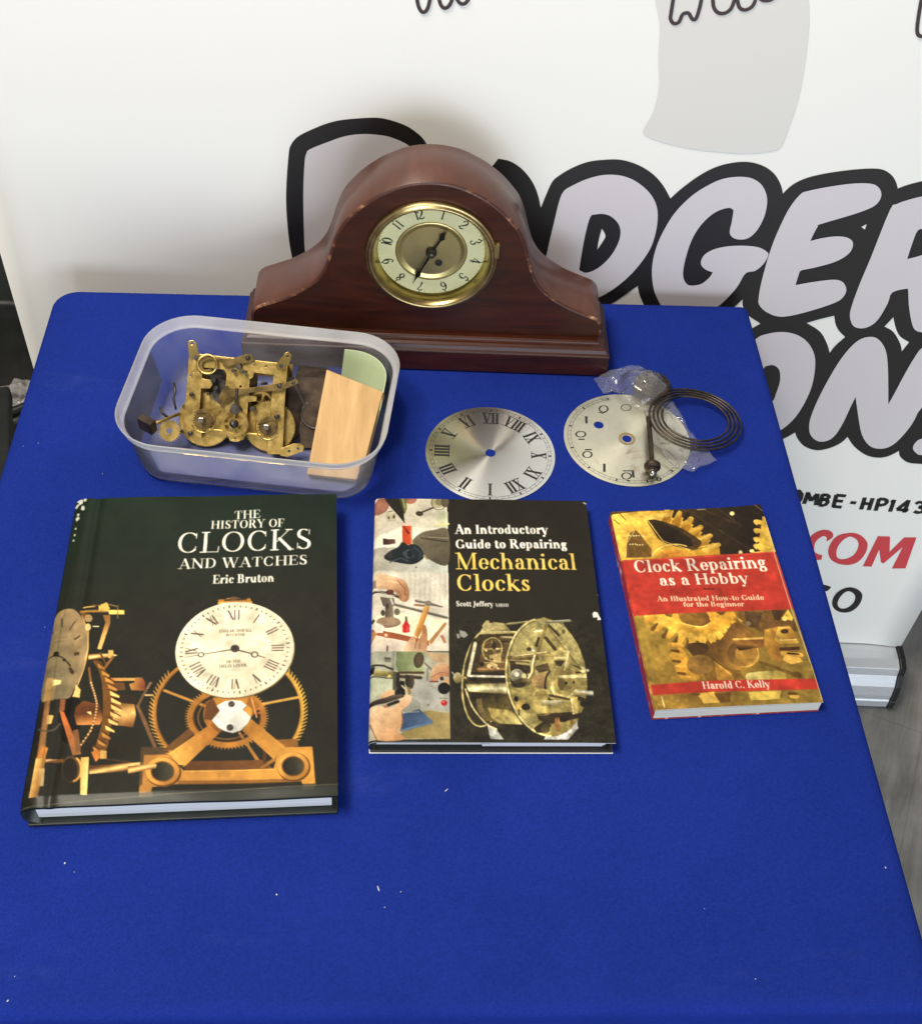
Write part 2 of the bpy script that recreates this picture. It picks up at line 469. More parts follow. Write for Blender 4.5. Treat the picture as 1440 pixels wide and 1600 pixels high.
    def text(s, t, p, q, cap, c, bold=0.0, alpha=1.0, track=0.02, slant=0.0, color2=None):
        """letters from p to q along the baseline, cap = capital height in tracing units"""
        a, b = np.array(s.mm(p)), np.array(s.mm(q))
        ex = (b-a)/text_width(t, track)
        up = np.array(s.mm((p[0], p[1]-cap))) - np.array(s.mm(p))
        H = np.linalg.norm(up); u = np.array([ex[1], -ex[0]]); u = u/np.linalg.norm(u)*H
        u = u + slant*ex
        x = 0.0
        sw = math.sqrt(np.linalg.norm(ex)*H)
        for ch in t:
            adv, els = G[ch]
            Ms = []
            def pt(gx, gy): return a + ex*(x+gx) + u*gy
            for e in els:
                if e[0] == 'r':
                    _, x0, y0, x1, y1 = e
                    x0 -= bold/2; x1 += bold/2
                    Ms.append(s.pmask([pt(x0, y0), pt(x1, y0), pt(x1, y1), pt(x0, y1)]))
                elif e[0] == 'l':
                    _, x0, y0, x1, y1, w = e
                    w = w + bold*(1 if w > .1 else .5)
                    Ms.append(s.smask([pt(x0, y0), pt(x1, y1)], [w*sw/2]*2))
                else:
                    _, cx, cy, rx, ry, a0, a1 = e
                    n = max(6, int(abs(a1-a0)/12)); P = []; R = []
                    k = TK + bold
                    for i in range(n+1):
                        th = math.radians(a0 + (a1-a0)*i/n)
                        wd = (TN + bold*.4) + (k-TN-bold*.4)*abs(math.cos(th))**1.3
                        P.append(pt(cx + (rx-wd*.3)*math.cos(th), cy + ry*math.sin(th)*(1 - .02))); R.append(wd*sw/2)
                    Ms.append(s.smask(P, R))
            Ms = [m for m in Ms if m is not None]
            if Ms:
                x0 = min(m[0] for m in Ms); x1 = max(m[1] for m in Ms); y0 = min(m[2] for m in Ms); y1 = max(m[3] for m in Ms)
                U = np.zeros((y1-y0, x1-x0))
                for m in Ms:
                    sl = (slice(m[2]-y0, m[3]-y0), slice(m[0]-x0, m[1]-x0))
                    U[sl] = np.maximum(U[sl], m[4])
                s.put((x0, x1, y0, y1, U), c, alpha)
            x += adv + track
    def grain(s, amp, seed=1, blur=0):
        rng = np.random.default_rng(seed)
        s.a += rng.normal(0, amp, (s.ny, s.nx, 1))
    def blotch(s, amp, cells, seed=2, x0=0, x1=None, y0=0, y1=None):
        """soft printed unevenness"""
        rng = np.random.default_rng(seed)
        x1 = x1 or s.w; y1 = y1 or s.h
        i0, i1, j0, j1 = int(x0*s.res), min(int(x1*s.res)+1, s.nx), int(y0*s.res), min(int(y1*s.res)+1, s.ny)
        cx_ = cells; cy_ = max(2, int(cells*(j1-j0)/(i1-i0)))
        g = rng.normal(0, 1, (cy_+3, cx_+3))
        def up(n, m):
            t = np.linspace(0, m, n); k = t.astype(int); f = t-k; f = f*f*(3-2*f)
            return k, f
        ky, fy = up(j1-j0, cy_); kx, fx = up(i1-i0, cx_)
        A = g[ky][:, kx]*(1-fx) + g[ky][:, kx+1]*fx
        B = g[ky+1][:, kx]*(1-fx) + g[ky+1][:, kx+1]*fx
        n = A*(1-fy[:, None]) + B*fy[:, None]
        s.a[j0:j1, i0:i1] *= (1 + amp*n)[..., None]
    def soften(s, k=1):
        for _ in range(k):
            p = np.pad(s.a, ((1, 1), (1, 1), (0, 0)), mode='edge')
            s.a = (p[1:-1, 1:-1]*4 + (p[:-2, 1:-1] + p[2:, 1:-1] + p[1:-1, :-2] + p[1:-1, 2:])*1.0)/8
    def linear(s):
        x = np.clip(s.a/255.0, 0, 1)**1.14*.95
        return np.where(x <= .04045, x/12.92, ((x+.055)/1.055)**2.4)
def printed_sheet(name, P, shape, mats, parent, edge=None, drop=0.0025):
    """a page as a fine mesh that carries the print as a colour attribute; shape(x, y) gives the height, edge = colour of the cut rim"""
    nx, ny = P.nx, P.ny
    X, Y = np.meshgrid(np.linspace(-P.w/2, P.w/2, nx)/1000, np.linspace(P.h/2, -P.h/2, ny)/1000)
    dx, dy, Z = shape(X, Y)
    V = np.stack([X+dx, Y+dy, Z], -1).reshape(-1, 3)
    C = P.linear().reshape(-1, 3)
    i = np.arange(nx*ny).reshape(ny, nx)
    Fq = np.stack([i[:-1, :-1], i[1:, :-1], i[1:, 1:], i[:-1, 1:]], -1).reshape(-1, 4)
    nt = len(Fq)
    loop = np.concatenate([i[0, :-1], i[:-1, -1], i[-1, :0:-1], i[:0:-1, 0]])
    n0 = len(V); m = len(loop)
    top = V[loop].copy(); bot = top.copy(); bot[:, 2] -= drop
    V = np.vstack([V, top, bot])
    ec = np.tile(np.asarray(edge if edge is not None else (0.02, 0.02, 0.02), float), (2*m, 1))
    C = np.vstack([C, ec])
    k = np.arange(m); k2 = (k+1) % m
    Fs = np.stack([n0+k, n0+k2, n0+m+k2, n0+m+k], -1)
    F = np.vstack([Fq, Fs])
    me = bpy.data.meshes.new(name)
    me.vertices.add(len(V)); me.vertices.foreach_set('co', V.astype(np.float32).ravel())
    me.loops.add(F.size); me.loops.foreach_set('vertex_index', F.astype(np.int32).ravel())
    me.polygons.add(len(F)); me.polygons.foreach_set('loop_start', np.arange(0, F.size, 4, dtype=np.int32))
    sm = np.zeros(len(F), bool); sm[:nt] = True
    me.polygons.foreach_set('use_smooth', sm)
    me.update(calc_edges=True)
    at_ = me.color_attributes.new('print', 'FLOAT_COLOR', 'POINT')
    at_.data.foreach_set('color', np.hstack([C, np.ones((len(C), 1))]).astype(np.float32).ravel())
    me.materials.append(mats)
    me.validate()
    o = bpy.data.objects.new(name, me)
    COL.objects.link(o); o.parent = parent
    return o
def print_mat(name, rough, coat=0.0, wear=0.0):
    m = mat(name, (.5, .5, .5), rough)
    n = N(m)
    a = n.new('ShaderNodeVertexColor'); a.layer_name = 'print'
    n.link(a.outputs['Color'], n.b.inputs['Base Color'])
    n.b.inputs['Coat Weight'].default_value = coat; n.b.inputs['Coat Roughness'].default_value = 0.18
    n.b.inputs['Specular IOR Level'].default_value = .12
    f = n.noise(n.coord(), 60, 4)
    n.rough(f, rough-.06, rough+.12)
    f2 = n.noise(n.coord((1, 1, 1)), 22, 2)
    n.bump(f2, 0.25, 0.0015)
    return m
# ------------------------------------------------------------------ shared materials
M_steel = mottled('dark_steel', [(.3, (.045, .040, .036)), (.7, (.11, .10, .09))], .42, .85, 160, rr=(.3, .55))
M_brass = mottled('aged_brass', [(.24, (.13, .08, .026)), (.37, (.50, .335, .10)), (.6, (.66, .465, .155)), (.8, (.76, .56, .21))], .32, 1.0, 150, rr=(.22, .46), bump=.08, detail=8)
M_brass_dull = mottled('tarnished_brass', [(.3, (.075, .050, .022)), (.7, (.24, .165, .065))], .45, 1.0, 90, rr=(.35, .6))  # tarnish, taken darker to stand for shade between the movement plates
M_brass_bright = mottled('polished_brass', [(.3, (.62, .42, .12)), (.7, (.78, .58, .22))], .2, 1.0, 30, rr=(.16, .3))
M_bright = mat('bright_steel', (.62, .60, .56), .22, 1.0)
M_black = mat('black_paint', (.012, .011, .010), .45)

# ------------------------------------------------------------------ setting: floor
fl = MB()
fl.box(-4, 4, -3, 5, -.02, 0)
m = mat('grey_worn_boards', (.2, .2, .19), .55)
n = N(m)
v = n.coord((1, 1, 1), (0, 0, .35))
mp = n.new('ShaderNodeMapping'); mp.inputs['Scale'].default_value = (14, 1.6, 1); n.link(v, mp.inputs['Vector'])
f1 = n.noise(mp.outputs['Vector'], 2.2, 8, .68, .8)
f2 = n.noise(v, 9, 6, .6)
c1 = n.ramp(f1, [(.28, (.17, .165, .15)), (.5, (.25, .245, .228)), (.72, (.34, .332, .31))])
c2 = n.ramp(f2, [(.35, (.62, .61, .60)), (.6, (1, 1, 1))])
mx = n.new('ShaderNodeMixRGB', blend_type='MULTIPLY'); mx.inputs['Fac'].default_value = .8
n.link(c1, mx.inputs['Color1']); n.link(c2, mx.inputs['Color2'])
bk = n.new('ShaderNodeTexBrick')
bk.inputs['Scale'].default_value = 1; bk.inputs['Mortar Size'].default_value = .0012
bk.inputs['Brick Width'].default_value = 1.2; bk.inputs['Row Height'].default_value = .18
bk.inputs['Color1'].default_value = (1, 1, 1, 1); bk.inputs['Color2'].default_value = (.93, .93, .93, 1); bk.inputs['Mortar'].default_value = (.72, .72, .72, 1)
r90 = n.new('ShaderNodeMapping'); r90.inputs['Rotation'].default_value = (0, 0, PI/2); n.link(v, r90.inputs['Vector']); n.link(r90.outputs['Vector'], bk.inputs['Vector'])
mx2 = n.new('ShaderNodeMixRGB', blend_type='MULTIPLY'); mx2.inputs['Fac'].default_value = .7
n.link(mx.outputs['Color'], mx2.inputs['Color1']); n.link(bk.outputs['Color'], mx2.inputs['Color2'])
n.link(mx2.outputs['Color'], n.b.inputs['Base Color'])
n.bump(f1, .15, .002); 
tag(fl.build('floor', m), kind='structure')

# ------------------------------------------------------------------ table under a fitted blue cloth
TA = 0.0830                                      # the table is turned a little
TC = Vector((-0.0425, 0.6510, 0))                # its middle
TW, TD = 0.757, 0.756
M_cloth = mat('royal_blue_cloth', (.0085, .0235, .235), .9)
n = N(M_cloth)
M_cloth.node_tree.nodes['Principled BSDF'].inputs['Specular IOR Level'].default_value = .05
vv = n.coord()
fb = n.noise(vv, 7, 4, .6); ff = n.noise(vv, 900, 2, .5)
fd = n.noise(n.coord((1, 2.6, 1)), 5, 7, .72, .4)
cb0 = n.ramp(fb, [(.3, (.0072, .0205, .176)), (.7, (.0095, .0255, .220))])
fg = n.noise(vv, 620, 3, .6)
gr = n.ramp(fg, [(.3, (.80, .82, .84)), (.7, (1.2, 1.18, 1.16))])
mxg = n.new('ShaderNodeMixRGB', blend_type='MULTIPLY'); mxg.inputs['Fac'].default_value = 1; n.link(cb0, mxg.inputs['Color1']); n.link(gr, mxg.inputs['Color2'])
cb_ = mxg.outputs['Color']
du = n.ramp(fd, [(.60, (0, 0, 0)), (.80, (.055, .055, .055))])
mxd = n.new('ShaderNodeMixRGB'); n.link(du, mxd.inputs['Fac']); n.link(cb_, mxd.inputs['Color1']); mxd.inputs['Color2'].default_value = (.20, .23, .42, 1)
n.link(mxd.outputs['Color'], n.b.inputs['Base Color'])
n.bump(ff, .35, .0006)
table = thing('cloth_covered_table', 'square table covered with a fitted royal blue cloth', 'table', (TC.x, TC.y, 0), TA)
cl = MB()
R = .022
out = []
for kk, (sx, sy, r_) in enumerate(((1, 1, .007), (-1, 1, .024), (-1, -1, .012), (1, -1, .012))):
    for j in range(9):
        t = (kk + j/8)*PI/2
        out.append((sx*(TW/2 - r_) + r_*math.cos(t), sy*(TD/2 - r_) + r_*math.sin(t)))
nn = len(out)
def ring_at(inset, z):
    k = []
    for x, y in out:
        l = math.hypot(x, y)
        k.append((x*(1 - inset/TW*2), y*(1 - inset/TD*2), z))
    return k
prof = [(0.012, TZ), (0.006, TZ-.0008), (.0025, TZ-.003), (.0005, TZ-.0065), (0, TZ-.012), (0, TZ-.05), (-.003, TZ-.14), (-.006, TZ-.26)]
# top as a grid so the cloth can sag by fractions of a millimetre
vs, fs = [], []
for i, (ins, z) in enumerate(prof): vs += ring_at(ins, z)
for i in range(len(prof)-1):
    for k in range(nn):
        j = (k+1) % nn
        fs.append((i*nn+k, (i+1)*nn+k, (i+1)*nn+j, i*nn+j))
fs.append(tuple(range(nn)))
cl.add(vs, fs, 0, True)
clo = cl.build('tablecloth', M_cloth, table)
M_leg = mat('table_leg_metal', (.05, .05, .05), .4, .6)
for sx in (-1, 1):
    for sy in (-1, 1):
        b = MB(); b.cyl((sx*.31, sy*.31, 0), (sx*.33, sy*.33, TZ-.02), .013)
        b.build('leg', M_leg, table)
tt = MB(); tt.box(-.36, .36, -.36, .36, TZ-.035, TZ-.012); tt.build('tabletop', M_leg, table)

# ------------------------------------------------------------------ roller banner behind the table
BA = 0.040
b0 = at(1415, 1014, -.69)
BP = (b0.x, b0.y)
def bw(px, py): return on_wall(px, py, BP, BA)
BL, BR = bw(20, 455)[0], bw(1427, 970)[0]
BTOP, BBOT = 2.05, .10
banner = thing('roller_banner', 'tall white roller banner printed with black outlined lavender lettering, standing behind the blue table', 'banner', (BP[0], BP[1], 0), BA)
M_ban = mat('banner_vinyl', (.81, .795, .75), .55)
n = N(M_ban); vv = n.coord()
wv = n.noise(vv, 700, 2, .5)
n.bump(wv, .12, .0004)
M_ink = mat('black_print', (.013, .011, .010), .5)
M_lav = mat('lavender_print', (.60, .56, .575), .55)
M_greyp = mat('pale_grey_print', (.655, .635, .60), .55)
M_redp = mat('red_print', (.58, .055, .065), .5)
M_navy = mat('dark_outline_print', (.035, .018, .020), .5)
MATS_B = [M_ban, M_ink, M_lav, M_greyp, M_redp, M_navy]
bb = MB()
NB = 24
# fabric sheet with a faint curl along both edges
sv = []
for k in range(NB+1):
    x = BL + (BR-BL)*k/NB
    e = min(x-BL, BR-x)
    y = -.004*max(0, 1 - e/.06)**2
    sv.append((x, y))
for z0, z1 in ((BBOT, BTOP),):
    v = [(x, y, z) for z in (z0, z1) for x, y in sv] + [(x, y + .0012, z) for z in (z0, z1) for x, y in sv]
    q = NB+1
    f = [(k, k+1, q+k+1, q+k) for k in range(NB)] + [(2*q+k+1, 2*q+k, 3*q+k, 3*q+k+1) for k in range(NB)]
    f += [(0, q, 3*q, 2*q), (NB, 2*q+NB, 3*q+NB, q+NB), (q, q+NB, 3*q+NB, 3*q)]
    bb.add(v, f, 0, True)
def onb(x, z, lay):                               # prints lie in thin layers on the sheet
    e = min(x-BL, BR-x)
    return (x, -.0006*lay - .004*max(0, 1 - e/.06)**2, z)
def fold(P): return [bw(*p) for p in P]
def clip_right(L): return [(min(x, BR-.001), z) for x, z in L]
def pr(loops, lay, mi, smf=True, nsm=4):
    loops = [clip_right(fold(smooth_sharp(l, nsm, 62) if smf else l)) for l in loops]
    bb.flat([[(x, z) for x, z in l] for l in loops], lay, mi, lambda x, z, l: onb(x, z, l))
def prs(pts, w, lay, mi, smf=True):
    P = fold(smooth_loop(pts, 4, False) if smf else pts)
    bb.ribbon(P, w, lay, mi, lambda x, z, l: onb(x, z, l))
# pale panel at the top
pr([[(1022,-40),(1023,0),(1030,40),(1028,90),(1029,135),(1020,175),(1005,202),(1008,211),(1030,220),(1070,230),(1120,236.5),(1170,239),(1205,235),(1220,227),(1235,190),(1250,140),(1260,75),(1264,20),(1260,-40)]], 1, 3)
# black silhouette round the big words
sil = [(450.8,242),(454.4,226),(465,213),(485,202.5),(512,191.7),(539,186),(581,183),(602.5,185),(629.6,193.5),(647.7,204),(664,220),(690,262),(730,285),(765,262),(778,247),(798,251.7),(816,264),(830.6,282),(839.6,302),(844.6,324),
 (852,306),(861,286),(870,276),(892,262.5),(917,252.6),(942.5,249),(969.6,249),(996.7,257),(1020,271.5),(1036,289.6),(1047,309.5),(1063,295),(1090,275),(1117,260.7),(1144.5,253.5),(1171.5,252.6),(1195,260),(1211,273),(1220,289.6),(1222.5,302),
 (1237.8,288),(1261,277),(1297,269),(1342.5,263.5),(1375,263.5),(1391,271.6),(1399,283),(1402,294),(1415,289),(1440,282.4),(1480,276),(1520,288),(1545,330),(1545,420),(1560,520),(1560,640),(1530,715),(1490,728),
 (1440,724.5),(1418,722),(1405.7,712.8),(1404,703.8),(1387.7,712),(1371,714.6),(1351.5,710),(1333.5,696.5),(1323.5,682),(1313.6,691),(1297,699),(1275.7,703),(1256,696.5),(1245,684),(1242,675),(1222,685.7),(1190,697),(1150,690),(1110,650),(1100,600),(1108,560),(1130,530),(1165,517),(1188,505),
 (1166,490),(1160,477),(1160,466.5),(1138,485.5),(1100,505),(1060,510),(1030,505),(1012,492),(1008,482),(998.5,459),(996,446),(984,454),(966,466.5),(946,478),(900,500),(860,500),(800,480),(700,475),(600,470),(520,455),(470,430),(456,400),(449,350),(447,300)]
holes = [[(939.8,356.4),(945,365.4),(944,372.6),(932.6,389.8),(935,374)],
 [(1344.7,353.8),(1354,349),(1350.6,358)],
 [(1259.5,504),(1280,498),(1302.8,492.5),(1304.6,505),(1310,516),(1320,526),(1304.6,539.5),(1295.6,551),(1292,537.6),(1281,517.8)],
 [(1381,509.7),(1395,495),(1399,512),(1405.7,525),(1420,534),(1408.4,548.5),(1405.7,535.8),(1395,517.8)]]
# corners where the outlines meet stay sharp
bb.flat([clip_right(fold(smooth_sharp(sil)))] + [fold(smooth_sharp(h, 3, 60)) for h in holes], 1, 1, lambda x, z, l: onb(x, z, l))
pr([[(476,252),(478.8,238.6),(484,232),(512,220.6),(539,211.5),(566,208),(593.5,209.7),(613,214),(640,227),(680,260),(690,320),(690,390),(620,435),(540,440),(490,425),(478,400),(475,360),(474,300)]], 2, 2)
pr([[(855,390.7),(865,347),(874,311),(881,296.8),(892,289.6),(915.4,278.8),(942.5,272),(969.6,273),(993,282),(1014.7,300.4),(1025.6,322),(1026.5,347),(1020,376),(1009,398),(987.7,425),(960.6,448.5),(933.5,463.8),(900,470),(860,470),(846,440)],
    [(921.7,338),(929.9,333.8),(942.5,333),(955,337.4),(966,349),(969,363.6),(964,381.7),(951.5,401.5),(933.5,417.8),(915.4,425),(904.6,420.5),(906.4,407),(913.6,367)]], 2, 2)
pr([[(1145.4,327.5),(1142.6,345.6),(1140,356.4),(1140,364.5),(1146,370.8),(1157,373),(1169.7,370),(1182.4,358),(1193,338),(1197.7,316.7),(1196,300.4),(1187.8,286),(1173,277),(1153.5,274.8),(1130,277.8),(1108,286.9),(1081,304),(1054,331),(1034,363.6),(1022.6,392.5),(1018,421.4),(1020.8,450),(1029,470),(1038.8,482.8),(1054,490),(1081,492),(1106.5,485.5),(1126,473.8),(1150,448.5),(1164,426),(1178.8,422),(1191.4,412),(1199.5,398),(1196.8,391.6),(1184,385),(1162.5,382.6),(1137,383.5),(1115.6,388),(1101,396),(1094.8,406),(1095.7,414),(1103,420.5),(1112.9,424),(1108,432),(1095.7,442),(1081,445),(1072,442),(1066.8,430.4),(1068.6,410.6),(1077.6,379.9),(1090,356.4),(1106.5,338),(1122.8,327.5),(1139,323.4)]], 2, 2)
pr([[(1248.6,303),(1261,296.9),(1297,289.7),(1333.5,285),(1360.6,285.5),(1372,291.5),(1376,301.4),(1373,312),(1362,322),(1333.5,333),(1281,348.6),(1277,352),(1270,364.6),(1265.3,375),(1281,371),(1302.8,367.8),(1320.8,369),(1330.8,375.4),(1330.8,386),(1322.6,397),(1302.8,408),(1270,417),(1251,421),(1247,428),(1242,444),(1261,440.4),(1288,436.5),(1306.4,435.6),(1317,440.4),(1321.4,451),(1317,462),(1304.6,471),(1270,482.9),(1234,492),(1214,492.8),(1196,485.6),(1185.4,474.7),(1184.5,464),(1189,438.6),(1200.5,397),(1212.5,364.6),(1230.6,326.7)]], 2.5, 2, True, 3)
pr([[(1389.5,326.7),(1400,317.6),(1414.7,312),(1440,305.4),(1475,300),(1510,312),(1520,340),(1505,385),(1470,420),(1490,500),(1470,522),(1445,519),(1429,514.5),(1423,500),(1419,474.7),(1418,453),(1414.7,450),(1393,455.8),(1386,473),(1371,498),(1357,509),(1342.5,511.8),(1331.7,507),(1327,492.8),(1330,476.6),(1342.5,442),(1360.6,399)],
    [(1432.8,359),(1445,357),(1465,362),(1462,385),(1440,397),(1416.5,403.4),(1423.8,380.9)]], 2, 2, True, 3)
pr([[(1180,528.6),(1198,520.5),(1221.5,517.4),(1243,521.4),(1259.5,532),(1270,548.5),(1273,568),(1268.5,599),(1257.6,626),(1241.4,651.4),(1218.8,671),(1190,680),(1150,670),(1130,620),(1150,560)],
    [(1191.7,575.6),(1200,570),(1209,569.8),(1217,577.4),(1218,593.6),(1212.5,611.7),(1206,626),(1190,628),(1180,605)]], 2, 2)
pr([[(1360.6,525),(1371,528.6),(1380,539.5),(1385,555.7),(1386.8,586.4),(1387,630.6),(1396.7,613.5),(1413,582.8),(1429,555.7),(1440,542),(1465,525),(1495,528),(1505,570),(1480,610),(1440,635),(1423.8,662),(1404,685.7),(1387.7,697.5),(1371,700),(1357,694.7),(1346,678.5),(1340.7,653),(1336,619),(1328,635),(1317,658.6),(1304.6,678.5),(1292,687.5),(1277.5,688.4),(1266.7,680),(1263.4,667.7),(1265.8,651.4),(1277.5,622.5),(1295.6,588),(1313.6,559),(1331.7,537.6),(1346,527.7)]], 2, 2, True, 3)
pr([[(1470,680),(1440,684),(1429,691),(1425.6,700),(1431,707),(1440,710),(1475,708)]], 2, 2)
# small printed words at the top, cut by the picture's edge
for P in ([(650,-14),(653,6),(658,16),(664,17),(669,9),(673,-10)], [(684,-12),(688,5),(694,11),(700,9),(705,1),(708,-12)], [(711,-8),(718,3),(726,4),(733,-4)],
          [(1052,-8),(1048,18),(1047,28),(1052,35),(1060,33),(1066,21),(1075,19),(1081,28),(1087,27),(1093,8),(1096,-8)], [(1113,-12),(1114,8),(1121,18),(1132,19),(1142,11),(1148,-6)], [(1150,-10),(1154,9),(1163,14),(1174,9),(1180,-2)], [(1182,-8),(1192,-1),(1204,-2),(1212,-10)],
          [(1440,-10),(1434,25),(1432,48),(1437,55),(1446,52),(1456,30)]):
    prs(P, .0034, 2.5, 5)
# address, web and phone lines
def zt(P): return [(1180 + x/5, 740 + y/5) for x, y in P]
def zl(pts, w=.0085, mi=1, lay=1): prs(zt(pts), w, lay, mi, False)
zl([(300,140),(335,138),(352,160),(345,195),(325,225),(300,235)])
for L in ([(378,234),(411,143)], [(409,148),(432,212)], [(430,212),(484,156)], [(484,156),(470,244)], [(497,247),(524,160)], [(520,163),(555,165),(570,173),(572,182),(562,193),(545,198),(515,200)], [(515,200),(548,203),(562,212),(562,224),(548,240),(525,247),(496,246)], [(607,258),(632,163)], [(628,166),(706,173)], [(616,209),(682,215)], [(604,254),(671,261)],
          [(740,223),(785,227)], [(824,278),(853,185)], [(883,283),(914,190)], [(840,230),(901,236)], [(937,288),(966,193)], [(962,196),(1005,198),(1024,208),(1024,224),(1008,239),(980,245),(950,244)],
          [(1050,295),(1082,203)], [(1084,206),(1060,222)], [(1160,302),(1196,206)], [(1197,208),(1105,278)], [(1104,278),(1192,285)], [(1250,235),(1274,221),(1302,223),(1314,237),(1308,251),(1274,260)], [(1274,260),(1304,267),(1312,283),(1298,299),(1266,303),(1238,293)]):
    zl(L, .0058)
COMC = [(598,500),(605,470),(580,445),(530,438),(475,455),(430,490),(400,545),(400,600),(420,650),(460,672),(515,670),(520,635),(490,628),(462,610),(458,570),(470,530),(500,500),(535,485),(558,500),(552,528)]
pr([zt(COMC)], 1, 4)
pr([zt([(765,462),(820,480),(858,515),(875,550),(862,610),(825,665),(775,700),(710,712),(640,700),(590,670),(568,625),(572,575),(605,515),(650,480),(700,466)]), zt([(742,490),(785,510),(803,545),(795,590),(765,635),(720,660),(672,668),(640,655),(630,620),(642,570),(675,525),(708,500)])], 1, 4)
pr([zt([(837,722),(955,487),(1050,490),(1046,610),(1160,497),(1256,497),(1170,738),(1065,740),(1150,570),(998,700),(978,690),(965,590),(905,725)])], 1, 4, False)
pr([zt([(590,885),(540,868),(500,872),(480,890),(520,910),(560,915)])], 1, 1)
pr([zt([(752,888),(800,905),(832,940),(826,990),(795,1040),(745,1075),(690,1084),(635,1070),(602,1035),(600,990),(625,940),(670,905),(712,890)]), zt([(735,918),(768,938),(778,970),(762,1010),(725,1042),(685,1054),(655,1046),(640,1018),(650,980),(675,945),(705,922)])], 1, 1)
bb.build('fabric_panel', MATS_B, banner)
# cassette at the foot
M_alu = mottled('brushed_aluminium', [(.3, (.62, .64, .66)), (.7, (.74, .76, .78))], .38, .55, 60, (1, 30, 30), rr=(.3, .45))
ca = MB()
prof = [(.028, .098), (-.026, .098), (-.040, .093), (-.043, .078), (-.052, .060), (-.056, .040), (-.056, .030), (-.058, .028), (-.058, .012), (-.050, .006), (.05, .006), (.05, .09)]
L0, L1 = BL - .005, BR - .006
k = len(prof)
ca.add([(L0, y, z) for y, z in prof] + [(L1, y, z) for y, z in prof], [(i, i+k, (i+1) % k + k, (i+1) % k) for i in range(k)] + [tuple(range(k)), tuple(range(2*k-1, k-1, -1))], 0)
cas = ca.build('base_cassette', M_alu, banner, bevel=.0015)
M_cap = mat('black_end_cap', (.012, .012, .013), .3)
for x0, x1 in ((L0 - .008, L0 - .0005), (L1 + .0005, L1 + .008)):
    e = MB(); e.plate([(y*1.06, z*1.05) for y, z in prof], (), x0, x1, 0, Matrix(((0, 0, 1, 0), (1, 0, 0, 0), (0, 1, 0, 0), (0, 0, 0, 1))))
    e.build('end_cap', M_cap, cas)
tr_ = MB(); tr_.box(BL-.004, BR+.004, -.008, .010, BTOP-.004, BTOP+.022); tr_.build('top_rail', M_alu, banner, bevel=.002)
po = MB(); po.cyl((BL*.5+BR*.5, .03, .08), (BL*.5+BR*.5, .012, BTOP), .008); po.build('support_pole', M_alu, banner)

# ------------------------------------------------------------------ odds and ends on the floor beyond the table's edge
p = at(8, 566, -.44)
bk_ = thing('black_bucket', 'round black plastic bucket beside the white banner', 'bucket', (p.x-.03, p.y, 0))
M_blk = mottled('scuffed_black_plastic', [(.3, (.008, .009, .010)), (.7, (.020, .022, .022))], .45, 0, 30)
b = MB(); b.lathe([(1e-4, .004), (.10, .004), (.125, .335), (.134, .338), (.136, .350), (.128, .352), (.122, .345), (.098, .012), (1e-4, .012)], 48); b.build('body', M_blk, bk_)
rimm = MB(); rimm.lathe([(.1365, .322), (.142, .324), (.142, .336), (.1365, .338), (.1365, .322)], 48); rimm.build('rim', mat('bucket_rim', (.05, .055, .055), .4), bk_)
p = at(12, 628, -.60)
cb = thing('cardboard_box', 'buff cardboard box low on the floor beside the table edge', 'box', (p.x-.08, p.y, 0), .12)
M_card = mottled('buff_card', [(.3, (.20, .165, .11)), (.7, (.27, .23, .165))], .8, 0, 14)
b = MB(); b.box(-.15, .15, -.06, .06, 0, .18); b.build('carton', M_card, cb, bevel=.003)
b = MB(); b.box(-.15, .149, -.0595, -.002, .1805, .1835); b.box(-.15, .149, .002, .0595, .1805, .1835); b.build('flap', M_card, cb)
p = at(26, 622, -.57)
wr = MB()
M_wrap = mottled('crumpled_clear_wrap', [(.3, (.35, .34, .36)), (.7, (.62, .61, .63))], .2, 0, 60, Transmission_Weight=.35)
ico = bmesh.new(); bmesh.ops.create_icosphere(ico, subdivisions=4, radius=.026)
for q in ico.verts:
    q.co *= 1 + .45*mnoise.noise(q.co*45) + .2*mnoise.noise(q.co*110)
wr.add([q.co.copy() for q in ico.verts], [[q.index for q in f.verts] for f in ico.faces], 0, False); ico.free()
w = wr.build('plastic_wrap_ball', M_wrap); w.location = (p.x + .012, p.y, .214)
tag(w, 'crumpled ball of clear plastic wrap lying on the buff cardboard box', 'plastic wrap')
p = at(2, 712, -.30)
cr = thing('black_crate', 'black plastic crate on the floor beside the table, in front of the buff box', 'crate', (p.x-.10, p.y-.03, 0), .30)
b = MB(); b.box(-.1, .1, -.16, .16, 0, .42); b.build('side_wall', M_blk, cr, bevel=.006)
b = MB(); b.box(-.107, .107, -.167, .167, .421, .445); b.build('rim', M_blk, cr, bevel=.004)
p = at(6, 470, -.30)
cab = thing('backdrop_cabinet', 'dark grey green cabinet added as backdrop in the shaded zone behind the bucket', 'cabinet', (p.x-.20, p.y+.32, 0), .12)  # cabinet added as a dark backdrop for the shaded zone
M_cab = mottled('dark_green_grey_metal', [(.3, (.035, .040, .036)), (.7, (.055, .062, .056))], .5, .2, 8)
b = MB(); b.box(-.22, .22, -.18, .18, .02, .72); b.build('body', M_cab, cab, bevel=.004)
b = MB(); b.box(-.215, .215, -.185, -.1815, .05, .70); b.build('door', M_cab, cab, bevel=.002)
b = MB(); b.box(-.23, .23, -.19, .19, .7215, .74); b.build('top', M_cab, cab, bevel=.003)
p = at(30, 530, -.60)
sk = thing('black_holdall', 'slumped black fabric holdall lying behind the bucket', 'bag', (p.x-.02, p.y+.17, 0), .1)
M_fab = mottled('black_fabric', [(.3, (.006, .005, .006)), (.7, (.014, .011, .012))], .9, 0, 40)
ico = bmesh.new(); bmesh.ops.create_icosphere(ico, subdivisions=4, radius=1)
b = MB()
